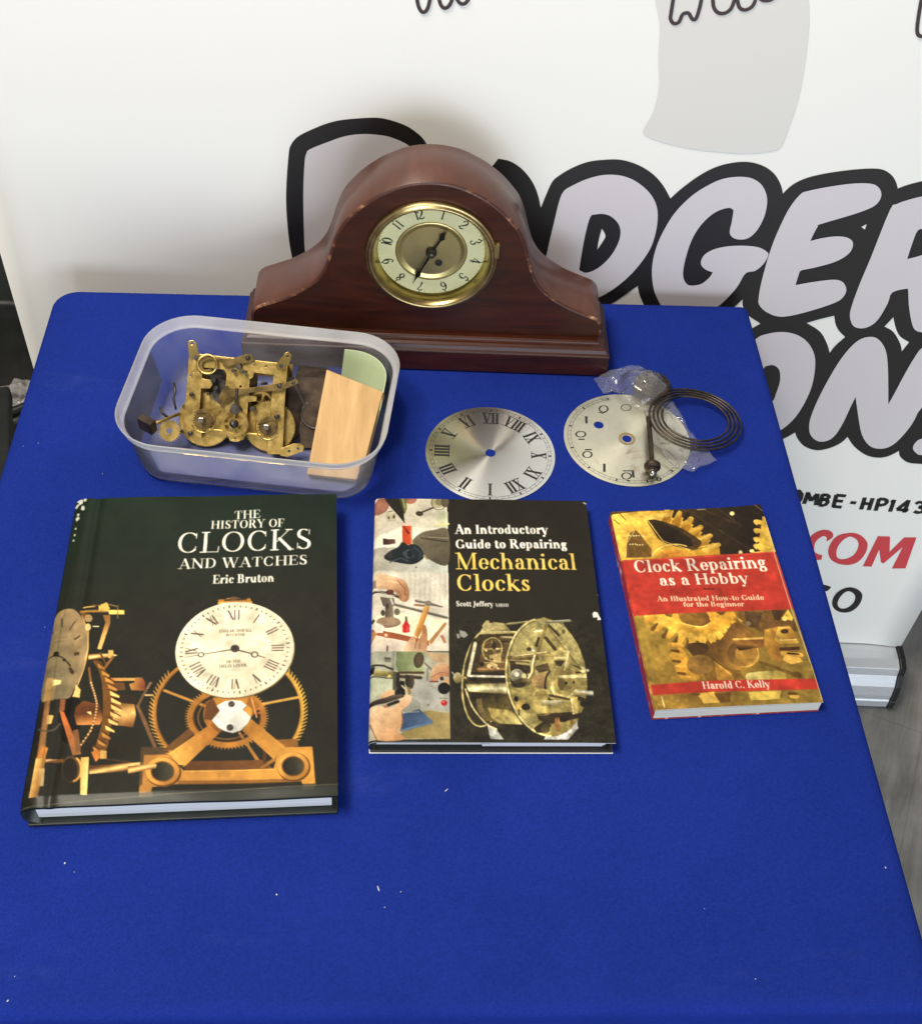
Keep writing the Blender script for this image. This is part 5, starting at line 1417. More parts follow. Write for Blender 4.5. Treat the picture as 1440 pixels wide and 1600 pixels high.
    P.text('CLOCKS', (704,296), (1257,279), 84, wht, -.03, 1, .0); P.text('AND WATCHES', (716,358), (1237,341), 39, wht, .01); P.text('Eric Bruton', (853,418), (1101,409), 35, wht, .06)
    P.blotch(.04, 26, 9); P.grain(2.2, 5)
    # jacket turned under the lower edge, rubbed spine with painted glare marks
    P.poly([(60,1322),(90,1310),(700,1262),(1358,1222),(1375,1262),(1340,1300),(60,1345)], (30,38,29))
    P.line([(90,1309),(400,1282),(700,1259),(1100,1232),(1356,1221)], [2,3,3,2.5,2], (146,140,122), .8)
    P.poly([(566,1258),(612,1255),(612,1272),(564,1276)], (96,86,58), .8); P.poly([(1212,1228),(1262,1224),(1262,1238),(1212,1240)], (80,72,50), .7)
    rn = random.Random(5)
    for x, y, r in ((330,80,13),(320,95,10),(338,110,9),(322,135,8),(318,150,10),(312,190,5),(308,215,5),(304,238,5),(345,78,7)):
        pts = [(x + r*rn.uniform(.4, 1.1)*math.cos(k*.9), y + r*rn.uniform(.5, 1.3)*math.sin(k*.9)) for k in range(7)]
        P.poly(pts, (206,204,190))
    for p0, p1, w_ in (((252,325),(236,420),6),((230,430),(228,460),4),((180,745),(170,800),5),((160,870),(135,985),7),((118,1110),(100,1180),7)): P.line([p0, p1], [w_, 2], (170,176,186), .8)
    P.line([(380,60),(250,600),(150,1300)], 5, (54,62,48), .25)
    P.soften(1)
    return P
book1 = thing('hardback_book', 'large dark green hardback with a white dial and brass wheels on its jacket', 'book', (X1, Y1, TZ), A1)
P = paint_history()
def shape1(X, Y):
    u = (X + W1/2)
    r = .011
    drop = np.where(u < r, -(r - np.sqrt(np.clip(r*r - (r-u)**2, 0, None))), 0)*.9
    hinge = -.0009*np.exp(-((u-.019)/.0035)**2)
    v = Y + H1/2
    low = -.0022*np.clip(1 - v/.0085, 0, 1)**1.3
    wav = .0007*np.sin(Y*17+1)*np.sin(X*21) + .0004*np.sin(X*60 + Y*31)
    return -.0035*np.clip(1 - u/r, 0, 1), 0*Y, T1 + drop + hinge + low + wav*np.clip((u-.012)*40, 0, 1)
M_p1 = print_mat('glossy_green_jacket', .38, .08)
printed_sheet('front_cover', P, shape1, M_p1, book1, (.012, .014, .010), .0028)
M_case1 = mottled('dark_green_case', [(.3, (.010, .014, .010)), (.7, (.020, .026, .018))], .4, 0, 40)
hw, hh = W1/2, H1/2
b = MB(); b.box(-hw + .006, hw - .005, -hh + .0045, hh - .004, .0034, T1 - .0030); b.build('page_block', M_page, book1, bevel=.0006)
b = MB(); b.box(-hw - .001, hw - .0008, -hh - .0012, hh, .0003, .0032); b.build('back_cover', M_case1, book1, bevel=.0006)
b = MB()
pr_ = [(-hw + .0105*(1-math.cos(t)), T1/2 - .0022 + (T1/2 - .0015)*math.sin(t)) for t in [PI/2 - PI*k/14 for k in range(15)]]
k = len(pr_)
pr_ = [(-hw - .0034 + .0110*(1 - math.cos(t)), T1/2 - .0005 + (T1/2 - .0028)*math.sin(t)) for t in [PI/2*.96 - PI*.96*i/14 for i in range(15)]]
inn_ = [(x + .0022, T1/2 - .0005 + (z - T1/2 + .0005)*.86) for x, z in pr_]
v = [(x, -hh, z) for x, z in pr_] + [(x, hh, z) for x, z in pr_] + [(x, -hh, z) for x, z in inn_] + [(x, hh, z) for x, z in inn_]
f = [(i, i+1, k+i+1, k+i) for i in range(k-1)] + [(2*k+i+1, 2*k+i, 3*k+i, 3*k+i+1) for i in range(k-1)] + [(i, 2*k+i, 2*k+i+1, i+1) for i in range(k-1)] + [(k+i+1, 3*k+i+1, 3*k+i, k+i) for i in range(k-1)]
b.add(v, f, 0, True); b.build('spine', M_case1, book1)

# ---- the black mechanical-clocks hardback
X2, Y2, A2, W2, H2, T2 = .0303, .6037, .0843, .1944, .2504, .0159
def paint_guide():
    P = Paint(W2*1000, H2*1000, 2.15, book_frame(X2, Y2, A2, W2, H2, T2), (47, 43, 33))
    P.use(560, 760, 3.2727)
    P.put((0, P.nx, 0, P.ny, np.ones((P.ny, P.nx))), P.grad((800, 80), (40, 36, 28), (800, 1280), (50, 46, 35)))
    SK = (212,172,130); SKD = (168,118,82); SKL = (234,202,164)
    # three photographs down the side
    P.poly([(40,30),(452,30),(455,440),(40,432)], P.grad((80,60), (206,196,176), (440,300), (232,226,206)))
    P.use(570, 770, 6.4)
    P.poly([(60,470),(360,335),(820,360),(830,800),(60,790)], (242,236,216)); P.poly([(60,550),(300,540),(520,640),(830,720),(830,805),(60,790)], P.grad((100,560), (178,172,156), (760,760), (214,216,204)))
    P.poly([(80,60),(210,65),(240,130),(190,200),(100,215)], (160,112,92), 1, True); P.poly([(95,210),(120,215),(180,300),(80,460)], (226,214,192))
    P.poly([(215,195),(310,200),(312,285),(215,282)], (196,186,160)); P.ell(238,245,10,14,(90,80,66)); P.ell(290,238,12,18,(84,74,60)); P.line([(240,185),(270,180)], 12, (80,72,60))
    P.poly([(470,100),(715,150),(710,350),(470,300)], (214,206,186), .8); P.poly([(715,180),(830,190),(830,360),(718,345)], (206,206,176)); P.line([(715,320),(830,310)], 30, (226,214,160))
    P.poly([(405,50),(510,50),(505,90),(460,112),(420,100)], (176,120,98), 1, True)
    P.poly([(190,48),(350,45),(385,180),(395,280),(408,315),(340,235),(265,150)], (46,40,32)); P.poly([(340,45),(415,45),(420,160),(395,220),(375,160)], (120,122,70)); P.line([(355,60),(390,200)], 10, (60,54,42)); P.line([(375,50),(400,150)], 12, (168,168,110))
    P.line([(540,205),(690,145)], 20, (76,66,54)); P.ell(545,207,38,24,(72,62,50), 10); P.ell(730,95,75,60,(190,180,146)); P.ell(745,90,42,40,(140,130,96)); P.ell(800,90,40,55,(96,88,70)); P.ring(740,100,75,70,8,(110,100,76))
    P.poly([(372,320),(468,322),(470,520),(376,510)], P.grad((372,400), (190,72,36), (470,400), (214,96,52))); P.poly([(368,300),(468,302),(466,330),(370,325)], (226,206,190)); P.line([(390,335),(435,400)], [8,26], (120,40,26)); P.line([(460,330),(462,515)], 9, (232,150,110))
    P.poly([(180,455),(300,462),(306,505),(182,520)], P.grad((180,480), (60,44,38), (306,480), (122,84,68)))
    P.poly([(480,470),(560,400),(680,372),(830,375),(830,715),(640,665),(560,580),(490,520)], P.grad((500,400), (132,122,100), (760,700), (92,84,68)), 1, True); P.line([(560,450),(830,490)], 14, (66,58,46)); P.line([(640,440),(830,455)], 10, (168,158,132)); P.line([(560,520),(830,560)], 24, (112,102,82), .7)
    P.poly([(190,640),(240,585),(330,540),(375,490),(430,520),(480,510),(550,540),(590,630),(560,675),(480,712),(350,700),(230,672)], (36,44,48), 1, True); P.poly([(370,600),(430,560),(480,590),(490,640),(420,660)], (72,88,94)); P.ell(450,610,30,36,(30,36,40), -20); P.line([(250,690),(360,650),(430,680)], 14, (78,92,98)); P.line([(490,540),(560,600),(540,660)], 16, (58,72,78)); P.ell(245,620,30,26,(60,52,44)); P.line([(580,630),(625,665)], 12, (120,108,86)); P.ell(512,742,9,8,(96,96,84))
    # middle photo
    P.poly([(40,778),(835,800),(840,1585),(30,1580)], (226,218,200))
    for x in range(440, 840, 50): P.poly([(x,810),(x+28,810),(x+20,1120),(x-5,1110)], (204,198,182), .55)
    P.poly([(60,1270),(200,1170),(820,1270),(700,1480),(640,1490),(180,1370)], (242,236,206)); P.poly([(60,1350),(180,1375),(640,1480),(640,1530),(90,1420)], (158,92,58)); P.poly([(640,1480),(800,1290),(820,1310),(660,1520)], (176,134,84)); P.poly([(60,1370),(130,1400),(60,1500)], (190,140,90))
    P.poly([(100,1430),(420,1500),(400,1590),(40,1590)], (222,208,190)); P.line([(225,1530),(222,1580)], 14, (90,70,60)); P.poly([(750,1430),(780,1420),(815,1500),(790,1505)], (186,130,88))
    P.poly([(110,820),(200,812),(330,850),(400,880),(435,950),(440,1050),(400,1090),(340,1060),(300,990),(200,960),(100,950)], P.grad((150,830), SKL, (420,1080), SKD), 1, True); P.line([(330,880),(400,960),(400,1050)], 9, (150,100,70)); P.line([(300,960),(350,1000),(360,1060)], 8, (150,100,70)); P.line([(240,880),(330,900)], 18, SKL, .7); P.ell(385,1050,22,30,(196,150,112), 20)
    P.poly([(65,860),(110,870),(115,950),(65,940)], (150,140,124))
    P.line([(75,985),(240,1000),(330,1040)], 30, (84,76,66)); P.line([(100,975),(300,1030)], 9, (190,184,170)); P.ell(250,990,40,26,(106,60,52)); P.poly([(150,1040),(290,1050),(300,1120),(250,1150),(180,1130)], (110,102,88)); P.line([(270,1110),(820,1250)], 30, (112,106,92)); P.line([(380,1120),(820,1228)], 9, (206,202,188)); P.poly([(205,1110),(280,1110),(290,1280),(200,1280)], P.grad((205,1200), (96,84,70), (290,1200), (150,136,116))); P.ell(235,1295,122,52,(136,112,90)); P.ell(235,1285,118,46,(160,136,112)); P.ell(180,1200,22,30,(84,76,64)); P.ell(320,1190,30,34,(120,112,96)); P.line([(260,1060),(280,1110)], 22, (206,200,188)); P.ell(225,1130,14,30,(70,62,54))
    P.poly([(65,1330),(120,1300),(190,1330),(180,1400),(110,1400)], (230,222,206)); P.ell(80,1275,20,22,(90,80,66)); P.ell(210,1420,18,16,(230,190,150))
    P.line([(515,1080),(600,1095),(650,1110),(770,1140)], [32,26,34,14], (116,104,92)); P.line([(520,1075),(640,1092)], 7, (190,182,170)); P.line([(500,1120),(590,1128)], 24, (150,110,76)); P.ell(632,1105,34,28,(140,130,116))
    P.poly([(598,1130),(650,1140),(560,1400),(530,1455),(490,1420)], P.grad((540,1300), (222,170,92), (600,1320), (168,112,52)))
    P.poly([(375,1320),(445,1315),(447,1390),(425,1400),(378,1398)], (206,44,48)); P.poly([(380,1325),(400,1285),(425,1280),(440,1320)], (200,44,48)); P.poly([(402,1235),(420,1235),(424,1282),(402,1285)], (96,90,84)); P.line([(425,1340),(425,1390)], 12, (230,90,90))
    P.poly([(395,1590),(430,1490),(470,1440),(505,1440),(510,1500),(560,1430),(580,1330),(610,1330),(625,1420),(620,1560),(600,1595)], P.grad((420,1560), SKL, (620,1420), SKD), 1, True); P.line([(510,1500),(500,1560)], 8, (160,112,80)); P.line([(560,1430),(545,1560)], 9, (160,112,80))
    # lower photo
    P.use(570, 960, 7.62)
    P.poly([(45,437),(1000,450),(1015,1480),(15,1500)], P.grad((60,450), (176,176,158), (900,1400), (186,182,158))); P.poly([(560,760),(1000,760),(1010,1150),(600,1130)], (178,176,166)); P.poly([(60,730),(340,750),(340,900),(60,1000)], (192,196,172)); P.poly([(560,1200),(750,1140),(1012,1180),(1015,1480),(400,1480)], P.grad((600,1300), (150,134,84), (1000,1300), (176,156,106)))
    P.poly([(230,500),(310,505),(310,570),(230,560)], (126,124,108)); P.line([(245,520),(300,530)], 20, (78,76,68)); P.poly([(320,437),(360,437),(345,700),(320,690)], (150,152,136))
    P.line([(50,600),(230,610),(330,655)], 26, (54,50,40)); P.poly([(50,620),(120,620),(105,700),(50,710)], (44,40,34)); P.poly([(120,660),(335,680),(335,745),(100,725)], P.grad((120,660), (196,188,118), (130,740), (112,100,54))); P.line([(60,735),(330,760)], 16, (66,58,44)); P.ell(290,735,24,20,(214,196,120))
    P.poly([(335,680),(400,690),(400,1000),(330,900)], (86,82,64)); P.poly([(380,690),(415,700),(410,850),(370,880)], (36,34,30))
    P.poly([(375,440),(710,445),(715,560),(690,670),(660,690),(395,690),(365,600)], P.grad((380,600), (120,132,92), (640,560), (164,172,128)), 1, False); P.ell(640,545,60,95,(78,66,48), 8); P.ell(645,535,42,70,(96,80,60), 8); P.line([(415,695),(690,695)], 34, (88,66,44)); P.line([(420,740),(660,755)], 44, (66,54,42)); P.line([(430,725),(640,735)], 9, (150,120,84))
    P.poly([(480,720),(580,725),(590,820),(570,880),(520,895),(480,830)], P.grad((480,800), (44,38,32), (590,800), (92,78,62))); P.poly([(420,790),(470,800),(480,960),(420,990),(350,950),(400,860)], (28,26,24)); P.line([(440,850),(520,930)], 22, (206,190,146)); P.line([(520,880),(530,940)], 34, (150,124,86))
    P.line([(720,580),(830,685)], 36, (116,112,104)); P.line([(715,560),(830,670)], 10, (200,198,190)); P.line([(745,640),(745,780)], 14, (110,108,98), .8)
    P.poly([(720,450),(1000,470),(1000,560),(850,570),(780,520)], (206,172,128), .8); P.poly([(800,640),(870,570),(1000,575),(1000,740),(910,740),(860,790),(800,810),(775,770)], P.grad((800,600), SKL, (950,760), (180,124,88)), 1, False); P.line([(790,750),(900,690),(990,700)], 10, (156,104,74)); P.line([(775,800),(870,800)], 18, (112,60,44)); P.poly([(935,770),(1000,760),(1000,860),(945,830)], (206,162,112)); P.ell(940,880,72,70,(30,28,26)); P.ell(915,765,24,24,(60,54,48)); P.ell(942,1055,38,34,(190,44,44)); P.ell(935,1042,14,10,(230,120,110)); P.line([(890,1000),(990,1000)], 12, (140,134,116)); P.ell(755,1080,10,12,(110,104,88)); P.ell(800,855,6,8,(120,116,104))
    P.ell(545, 1095, 115, 95, (136,136,124)); P.ell(545, 1080, 110, 80, (156,156,144)); P.poly([(430,1190),(650,1130),(805,1270),(790,1305),(430,1400)], P.grad((450,1220), (58,78,110), (780,1290), (92,116,146))); P.line([(430,1385),(800,1290)], 22, (104,132,158)); P.line([(440,1170),(640,1160)], 12, (172,172,160))
    P.poly([(40,1110),(190,1090),(320,1110),(440,1000),(480,960),(540,965),(555,1010),(520,1080),(440,1150),(440,1290),(400,1400),(480,1490),(140,1495),(70,1330),(35,1200)], P.grad((100,1150), SKL, (420,1420), (196,150,106)), 1, True); P.line([(440,1150),(450,1280),(420,1390)], 12, (150,104,72)); P.ell(515,1000,30,40,(232,190,160), 30); P.line([(60,1300),(110,1430),(140,1490)], 10, (120,84,58)); P.poly([(170,970),(280,900),(355,900),(345,960),(200,1000)], SK)
    P.poly([(35,1050),(330,960),(440,950),(470,985),(300,1040),(40,1100)], P.grad((200,980), (96,80,64), (210,1060), (48,40,34))); P.line([(270,1080),(390,1040)], 44, (40,34,30)); P.poly([(20,1330),(70,1360),(130,1490),(18,1492)], (192,188,160)); P.poly([(210,1085),(270,1070),(270,1105),(240,1110)], (176,120,92))
    # separators
    P.use(570, 770, 6.4)
    P.line([(60,792),(835,803)], 5, (200,200,184)); 
    # brass movement
    P.use(690, 950, 5.143)
    G0, G1, G2, G3 = (70,62,38), (134,118,70), (184,170,116), (226,216,170)
    P.poly([(365,930),(430,960),(500,1055),(390,1050)], (170,170,160)); P.poly([(820,1055),(850,1000),(1090,900),(1092,970),(1015,1055)], (190,186,176)); P.line([(930,1050),(1090,960)], 14, (222,218,206))
    P.ell(345, 560, 180, 395, (96,84,50), 6); P.ell(352, 556, 174, 385, (58,50,32), 6); P.ring(345, 560, 178, 392, 12, (196,182,126), 6, 60, 300)
    P.poly([(250,250),(360,200),(560,190),(520,420),(500,620),(180,640),(185,450)], (66,56,36)); P.poly([(320,170),(380,120),(500,120),(560,190),(380,205),(300,215)], P.grad((320,140), (190,178,128), (540,200), (128,114,70)))
    P.poly([(355,100),(380,100),(384,130),(420,112),(500,125),(515,175),(330,180),(325,140)], (164,152,106)); P.line([(520,130),(800,98)], 22, (128,118,80)); P.line([(530,124),(690,108)], 6, (206,196,150)); P.line([(380,200),(600,195)], 22, (176,160,106)); P.line([(400,192),(590,188)], 6, (232,222,176))
    for (x0, y0, x1, y1, w_, c) in ((270,280,215,540,26,(214,206,176)), (300,285,245,520,16,(60,50,34)), (240,520,510,530,14,(40,34,26)), (230,545,500,550,20,(206,202,182)), (235,575,500,580,26,(44,38,28))): P.line([(x0,y0),(x1,y1)], w_, c)
    P.poly([(330,260),(560,215),(530,330),(510,500),(290,510)], (104,84,52)); P.ring(405, 330, 78, 92, 12, (196,176,112), 10); P.ring(385, 345, 50, 70, 7, (150,130,80)); P.line([(330,330),(480,325)], 10, (206,186,126)); P.line([(400,260),(430,400)], 9, (160,140,88)); P.line([(480,235),(600,240)], 26, (150,132,84)); P.line([(490,232),(580,236)], 8, (240,230,190)); P.line([(480,270),(570,268)], 16, (70,56,38)); P.ell(420,300,16,34,(52,42,30)); P.poly([(380,380),(470,360),(480,430),(400,440)], (190,166,110)); P.line([(310,440),(500,432)], 9, (180,160,110)); P.ell(405,465,44,26,(206,180,128)); P.ell(320,450,22,20,(48,38,28)); P.line([(290,490),(500,490)], 16, (156,120,76))
    for k in range(9): P.ell(310+ (k*47) % 190, 270 + (k*71) % 220, 10, 7, (236,222,176) if k % 2 else (58,46,30))
    P.poly([(190,610),(520,600),(525,690),(215,670)], P.grad((300,600), (120,106,64), (305,690), (110,96,58), (236,228,186)))
    P.poly([(235,680),(530,690),(560,800),(640,930),(470,930),(330,880),(260,780)], P.grad((300,690), (44,38,25), (420,900), (120,104,58))); P.poly([(370,800),(560,820),(650,935),(470,925),(400,880)], P.grad((400,810), (150,132,76), (600,930), (206,190,126)))
    P.line([(290,730),(320,830),(380,920),(470,940)], 22, (74,62,40), 1, True)
    for k in range(18): t = k/17; P.line([(280+60*t*t, 735+170*t), (318+60*t*t, 728+170*t)], 5, (170,150,98))
    P.line([(190,650),(250,800),(360,930),(440,970)], 14, (206,192,146), 1, True)
    P.ell(842, 555, 322, 478, (110,98,58), -8); P.ell(850, 555, 314, 470, P.grad((560,250), (168,156,104), (1100,900), (142,128,76), (156,142,88)), -8)
    P.ring(838, 555, 318, 472, 16, (206,194,140), -8, 95, 265); P.ring(842, 555, 306, 460, 6, (112,98,56), -8, 95, 265)
    P.poly([(870,120),(960,100),(1100,300),(1140,470),(1060,480),(930,240)], (176,164,112), .6); P.poly([(560,760),(720,860),(830,1000),(700,960),(600,880)], (190,178,122), .5)
    P.line([(840,115),(1030,102)], 22, (120,114,92)); P.line([(850,108),(1028,96)], 6, (214,210,190)); P.line([(840,140),(770,370)], 26, (132,116,66)); P.line([(850,140),(1120,490)], 34, (138,122,72)); P.line([(862,150),(1130,480)], 7, (206,194,144)); P.line([(835,240),(910,330)], 30, (70,58,38)); P.line([(860,140),(940,220)], 22, (80,68,44)); P.line([(780,240),(760,300)], 24, (66,56,38)); P.line([(745,190),(800,180)], 16, (232,222,180)); P.ell(978,190,16,20,(108,94,60)); P.ell(820,95,26,20,(150,138,92))
    P.line([(690,325),(740,340)], 20, (206,200,176)); P.ell(700,330,22,16,(60,52,38))
    P.line([(545,400),(760,400)], 40, (92,80,52)); P.line([(580,395),(860,360)], 32, (128,112,68)); P.line([(590,385),(840,352)], 8, (222,210,162)); P.poly([(540,420),(700,430),(720,520),(560,540)], (62,52,36)); P.line([(600,440),(700,450)], 22, (160,146,98)); P.poly([(790,370),(900,360),(890,430),(800,430)], (150,134,84))
    P.ell(620, 560, 72, 80, (52,46,34)); P.ell(606, 545, 56, 58, P.grad((560,500), (206,198,170), (650,600), (66,58,42))); P.ell(600,530,22,18,(246,242,220)); P.ell(660,550,20,30,(206,196,150)); P.ell(640,600,90,36,(58,50,34), -10, .6)
    P.line([(755,375),(735,450),(730,520),(700,570),(650,580)], 34, (112,98,60), 1, True); P.line([(748,375),(728,450),(722,515),(695,560)], 14, (226,214,164), 1, True); P.poly([(720,540),(850,520),(850,640),(740,640)], (158,130,88)); P.line([(770,500),(850,510)], 30, (176,160,106)); P.poly([(740,470),(850,440),(870,500),(780,520)], (84,70,46))
    P.ring(960, 575, 82, 130, 30, (184,168,108), 0, 60, 300); P.teeth(960, 575, 84, 132, 40, 10, 5, (120,104,60), 95, 265); P.ring(890, 620, 60, 120, 16, (58,48,32), 0, 90, 250); P.ell(985, 585, 80, 110, (160,144,90)); P.ell(1000, 570, 66, 92, (136,120,72)); P.ell(960,600,30,60,(96,82,50)); P.ell(998,602,10,14,(40,34,26)); P.ell(1060,595,10,12,(60,50,34))
    P.poly([(940,540),(1160,530),(1160,560),(940,570)], P.grad((1000,530), (206,190,126), (1002,570), (108,94,54), (236,224,168))); P.line([(1080,520),(1160,510)], 14, (70,60,40)); P.line([(1000,480),(1010,350)], 26, (190,174,112)); P.line([(985,500),(1020,350)], 7, (236,226,180)); P.line([(970,345),(1060,340)], 9, (190,178,124)); P.line([(910,400),(990,400)], 20, (206,192,140)); P.poly([(900,420),(990,420),(960,470),(920,460)], (72,60,40)); P.ell(1135,495,24,26,(206,196,150)); P.ell(1172,500,12,12,(200,192,160)); P.line([(1060,460),(1120,490)], 12, (70,60,40))
    P.line([(880,630),(920,710),(1000,720),(1080,660)], 16, (206,192,138), 1, True); P.line([(870,700),(1060,740)], 22, (74,62,42))
    P.poly([(1075,660),(1215,665),(1220,705),(1075,700)], P.grad((1140,660), (150,148,128), (1142,705), (66,60,46), (206,204,184))); P.ell(1140,765,30,30,(48,42,32)); P.line([(1085,720),(1150,740)], 40, (62,52,36)); P.line([(1060,680),(1150,690)], 22, (160,144,92))
    P.ell(800, 700, 60, 48, (150,134,80)); P.teeth(800, 700, 58, 46, 24, 12, 7, (190,174,112), 180, 340); P.poly([(730,740),(830,730),(840,840),(740,830)], (176,158,98)); P.poly([(800,740),(960,740),(960,780),(800,785)], P.grad((880,735), (214,206,172), (882,785), (120,108,70))); P.poly([(600,770),(650,730),(680,740),(630,820),(595,815)], (206,178,104)); P.ell(598,728,18,22,(40,34,26)); P.ell(676,792,36,26,(44,38,28)); P.poly([(760,850),(1100,830),(1120,880),(880,930),(780,900)], (58,48,34)); P.line([(840,830),(1030,820)], 12, (150,134,84)); P.teeth(800, 840, 60, 18, 18, 10, 6, (160,142,88), 20, 160); P.poly([(1030,710),(1090,710),(1100,850),(1050,860)], (170,152,94)); P.line([(1040,730),(1060,850)], 10, (206,192,140)); P.ell(980,890,34,24,(40,34,26)); P.line([(1040,870),(1120,850)], 26, (52,44,32)); P.poly([(905,880),(945,880),(955,985),(915,985)], (140,104,64)); P.ell(1045,915,14,20,(120,84,50)); P.poly([(740,960),(830,900),(880,940),(850,1000),(760,1000)], (54,46,30)); P.ell(835,965,34,34,(72,62,40)); P.ell(620,835,8,30,(96,80,50))
    P.ell(128, 560, 36, 44, P.grad((100,530), (206,196,146), (160,600), (112,98,60))); P.line([(82,515),(110,545)], 9, (200,196,180)); P.line([(160,555),(190,560)], 20, (150,136,90)); P.ell(165,640,9,8,(180,170,130))
    P.use(560, 760, 3.2727)
    xs_ = P.mm((455, 400))[0]
    for am, ce, se in ((.035, 7, 31), (.025, 18, 32), (.025, 45, 33)): P.blotch(am, ce, se, 0, xs_)
    P.a[:, :int(xs_*P.res)] *= .93
    y0_ = P.mm((800, 690))[1]
    for am, ce, se in ((.08, 14, 41), (.10, 36, 42), (.07, 80, 43)): P.blotch(am, ce, se, xs_ + 2, None, y0_)
    # title
    P.use(560, 760, 3.2727)
    wht = (236,232,222); yel = (236,206,110)
    P.text('An Introductory', (493,243), (971,244), 46, wht, .07); P.text('Guide to Repairing', (495,318), (1069,318), 46, wht, .07)
    P.text('Mechanical', (498,424), (1120,427), 84, yel, .0); P.text('Clocks', (500,535), (884,535), 86, yel, .0); P.text('Scott Jeffery', (498,613), (690,615), 27, wht, .07); P.text('MBHI', (700,616), (768,617), 17, wht, .07)
    P.blotch(.035, 22, 3); P.grain(2.5, 8)
    # scuffs through the lamination
    for q in ([(515,735),(545,742),(560,760),(540,775),(520,765)], [(500,755),(512,752),(520,772),(506,778)]): P.poly(q, (200,198,190), .7)
    P.poly([(1195,650),(1205,640),(1222,645),(1232,668),(1246,682),(1220,684),(1222,668),(1200,672)], (232,230,224)); P.line([(490,62),(512,63)], 6, (220,216,206)); P.poly([(80,72),(90,52),(104,58),(88,75)], (226,222,210)); P.line([(1222,555),(1230,570)], 4, (180,178,170)); P.line([(1150,84),(1163,90)], 7, (196,192,182))
    P.soften(1)
    return P
book2 = thing('hardback_book', 'black hardback repair guide with yellow title and three photographs down its jacket', 'book', (X2, Y2, TZ), A2)
P = paint_guide()
def shape2(X, Y):
    u = X + W2/2
    r = .006
    drop = np.where(u < r, -(r - np.sqrt(np.clip(r*r - (r-u)**2, 0, None))), 0)*.8
    hinge = -.0006*np.exp(-((u-.013)/.003)**2)
    wav = .0005*np.sin(Y*19+.4)*np.sin(X*24+.8)
    ur = W2/2 - X
    corner = -.0009*np.clip(1 - np.hypot(ur, Y + H2/2)/.03, 0, 1)
    return 0*X, 0*Y, T2 + drop + hinge + wav*np.clip((u-.008)*50, 0, 1) + corner
M_p2 = print_mat('laminated_black_jacket', .40, .06)
printed_sheet('front_cover', P, shape2, M_p2, book2, (.62, .62, .60), .0007)
hw, hh = W2/2, H2/2
M_case2 = mottled('black_case', [(.3, (.012, .011, .010)), (.7, (.02, .019, .018))], .4, 0, 40)
b = MB(); b.box(-hw + .003, hw - .0012, -hh + .0012, hh - .001, T2 - .0036, T2 - .0012); b.build('front_board', M_case2, book2, bevel=.0004)
b = MB(); b.box(-hw + .005, hw - .006, -hh + .0050, hh - .004, .0034, T2 - .0040); b.build('page_block', M_page, book2, bevel=.0005)
M_flap = mat('white_jacket_flap', (.78, .78, .77), .5)
b = MB(); b.box(-hw*.02, hw - .008, -hh + .0022, -hh + .0046, T2 - .0078, T2 - .0040); b.box(-hw*.08, hw - .009, -hh + .0034, -hh + .0046, .0040, T2 - .0078); b.build('jacket_flap', M_flap, book2)
b = MB(); b.box(-hw + .001, hw - .001, -hh - .0006, hh, .0009, .0033); b.build('back_cover', M_case2, book2, bevel=.0004)
b = MB(); b.box(-hw + .0005, hw - .0005, -hh - .0012, hh, .0002, .0008); b.build('jacket_edge', M_flap, book2)
b = MB(); pr_ = [(-hw + .0002 + .005*(1 - math.cos(t)), T2/2 + (T2/2 - .0016)*math.sin(t)) for t in [PI/2*.95 - PI*.95*i/10 for i in range(11)]]
k = len(pr_); inn_ = [(x + .0016, T2/2 + (z - T2/2)*.84) for x, z in pr_]
v = [(x, -hh, z) for x, z in pr_] + [(x, hh, z) for x, z in pr_] + [(x, -hh, z) for x, z in inn_] + [(x, hh, z) for x, z in inn_]
f = [(i, i+1, k+i+1, k+i) for i in range(k-1)] + [(2*k+i+1, 2*k+i, 3*k+i, 3*k+i+1) for i in range(k-1)] + [(i, 2*k+i, 2*k+i+1, i+1) for i in range(k-1)] + [(k+i+1, 3*k+i+1, 3*k+i, k+i) for i in range(k-1)]
b.add(v, f, 0, True); b.build('spine', M_case2, book2)

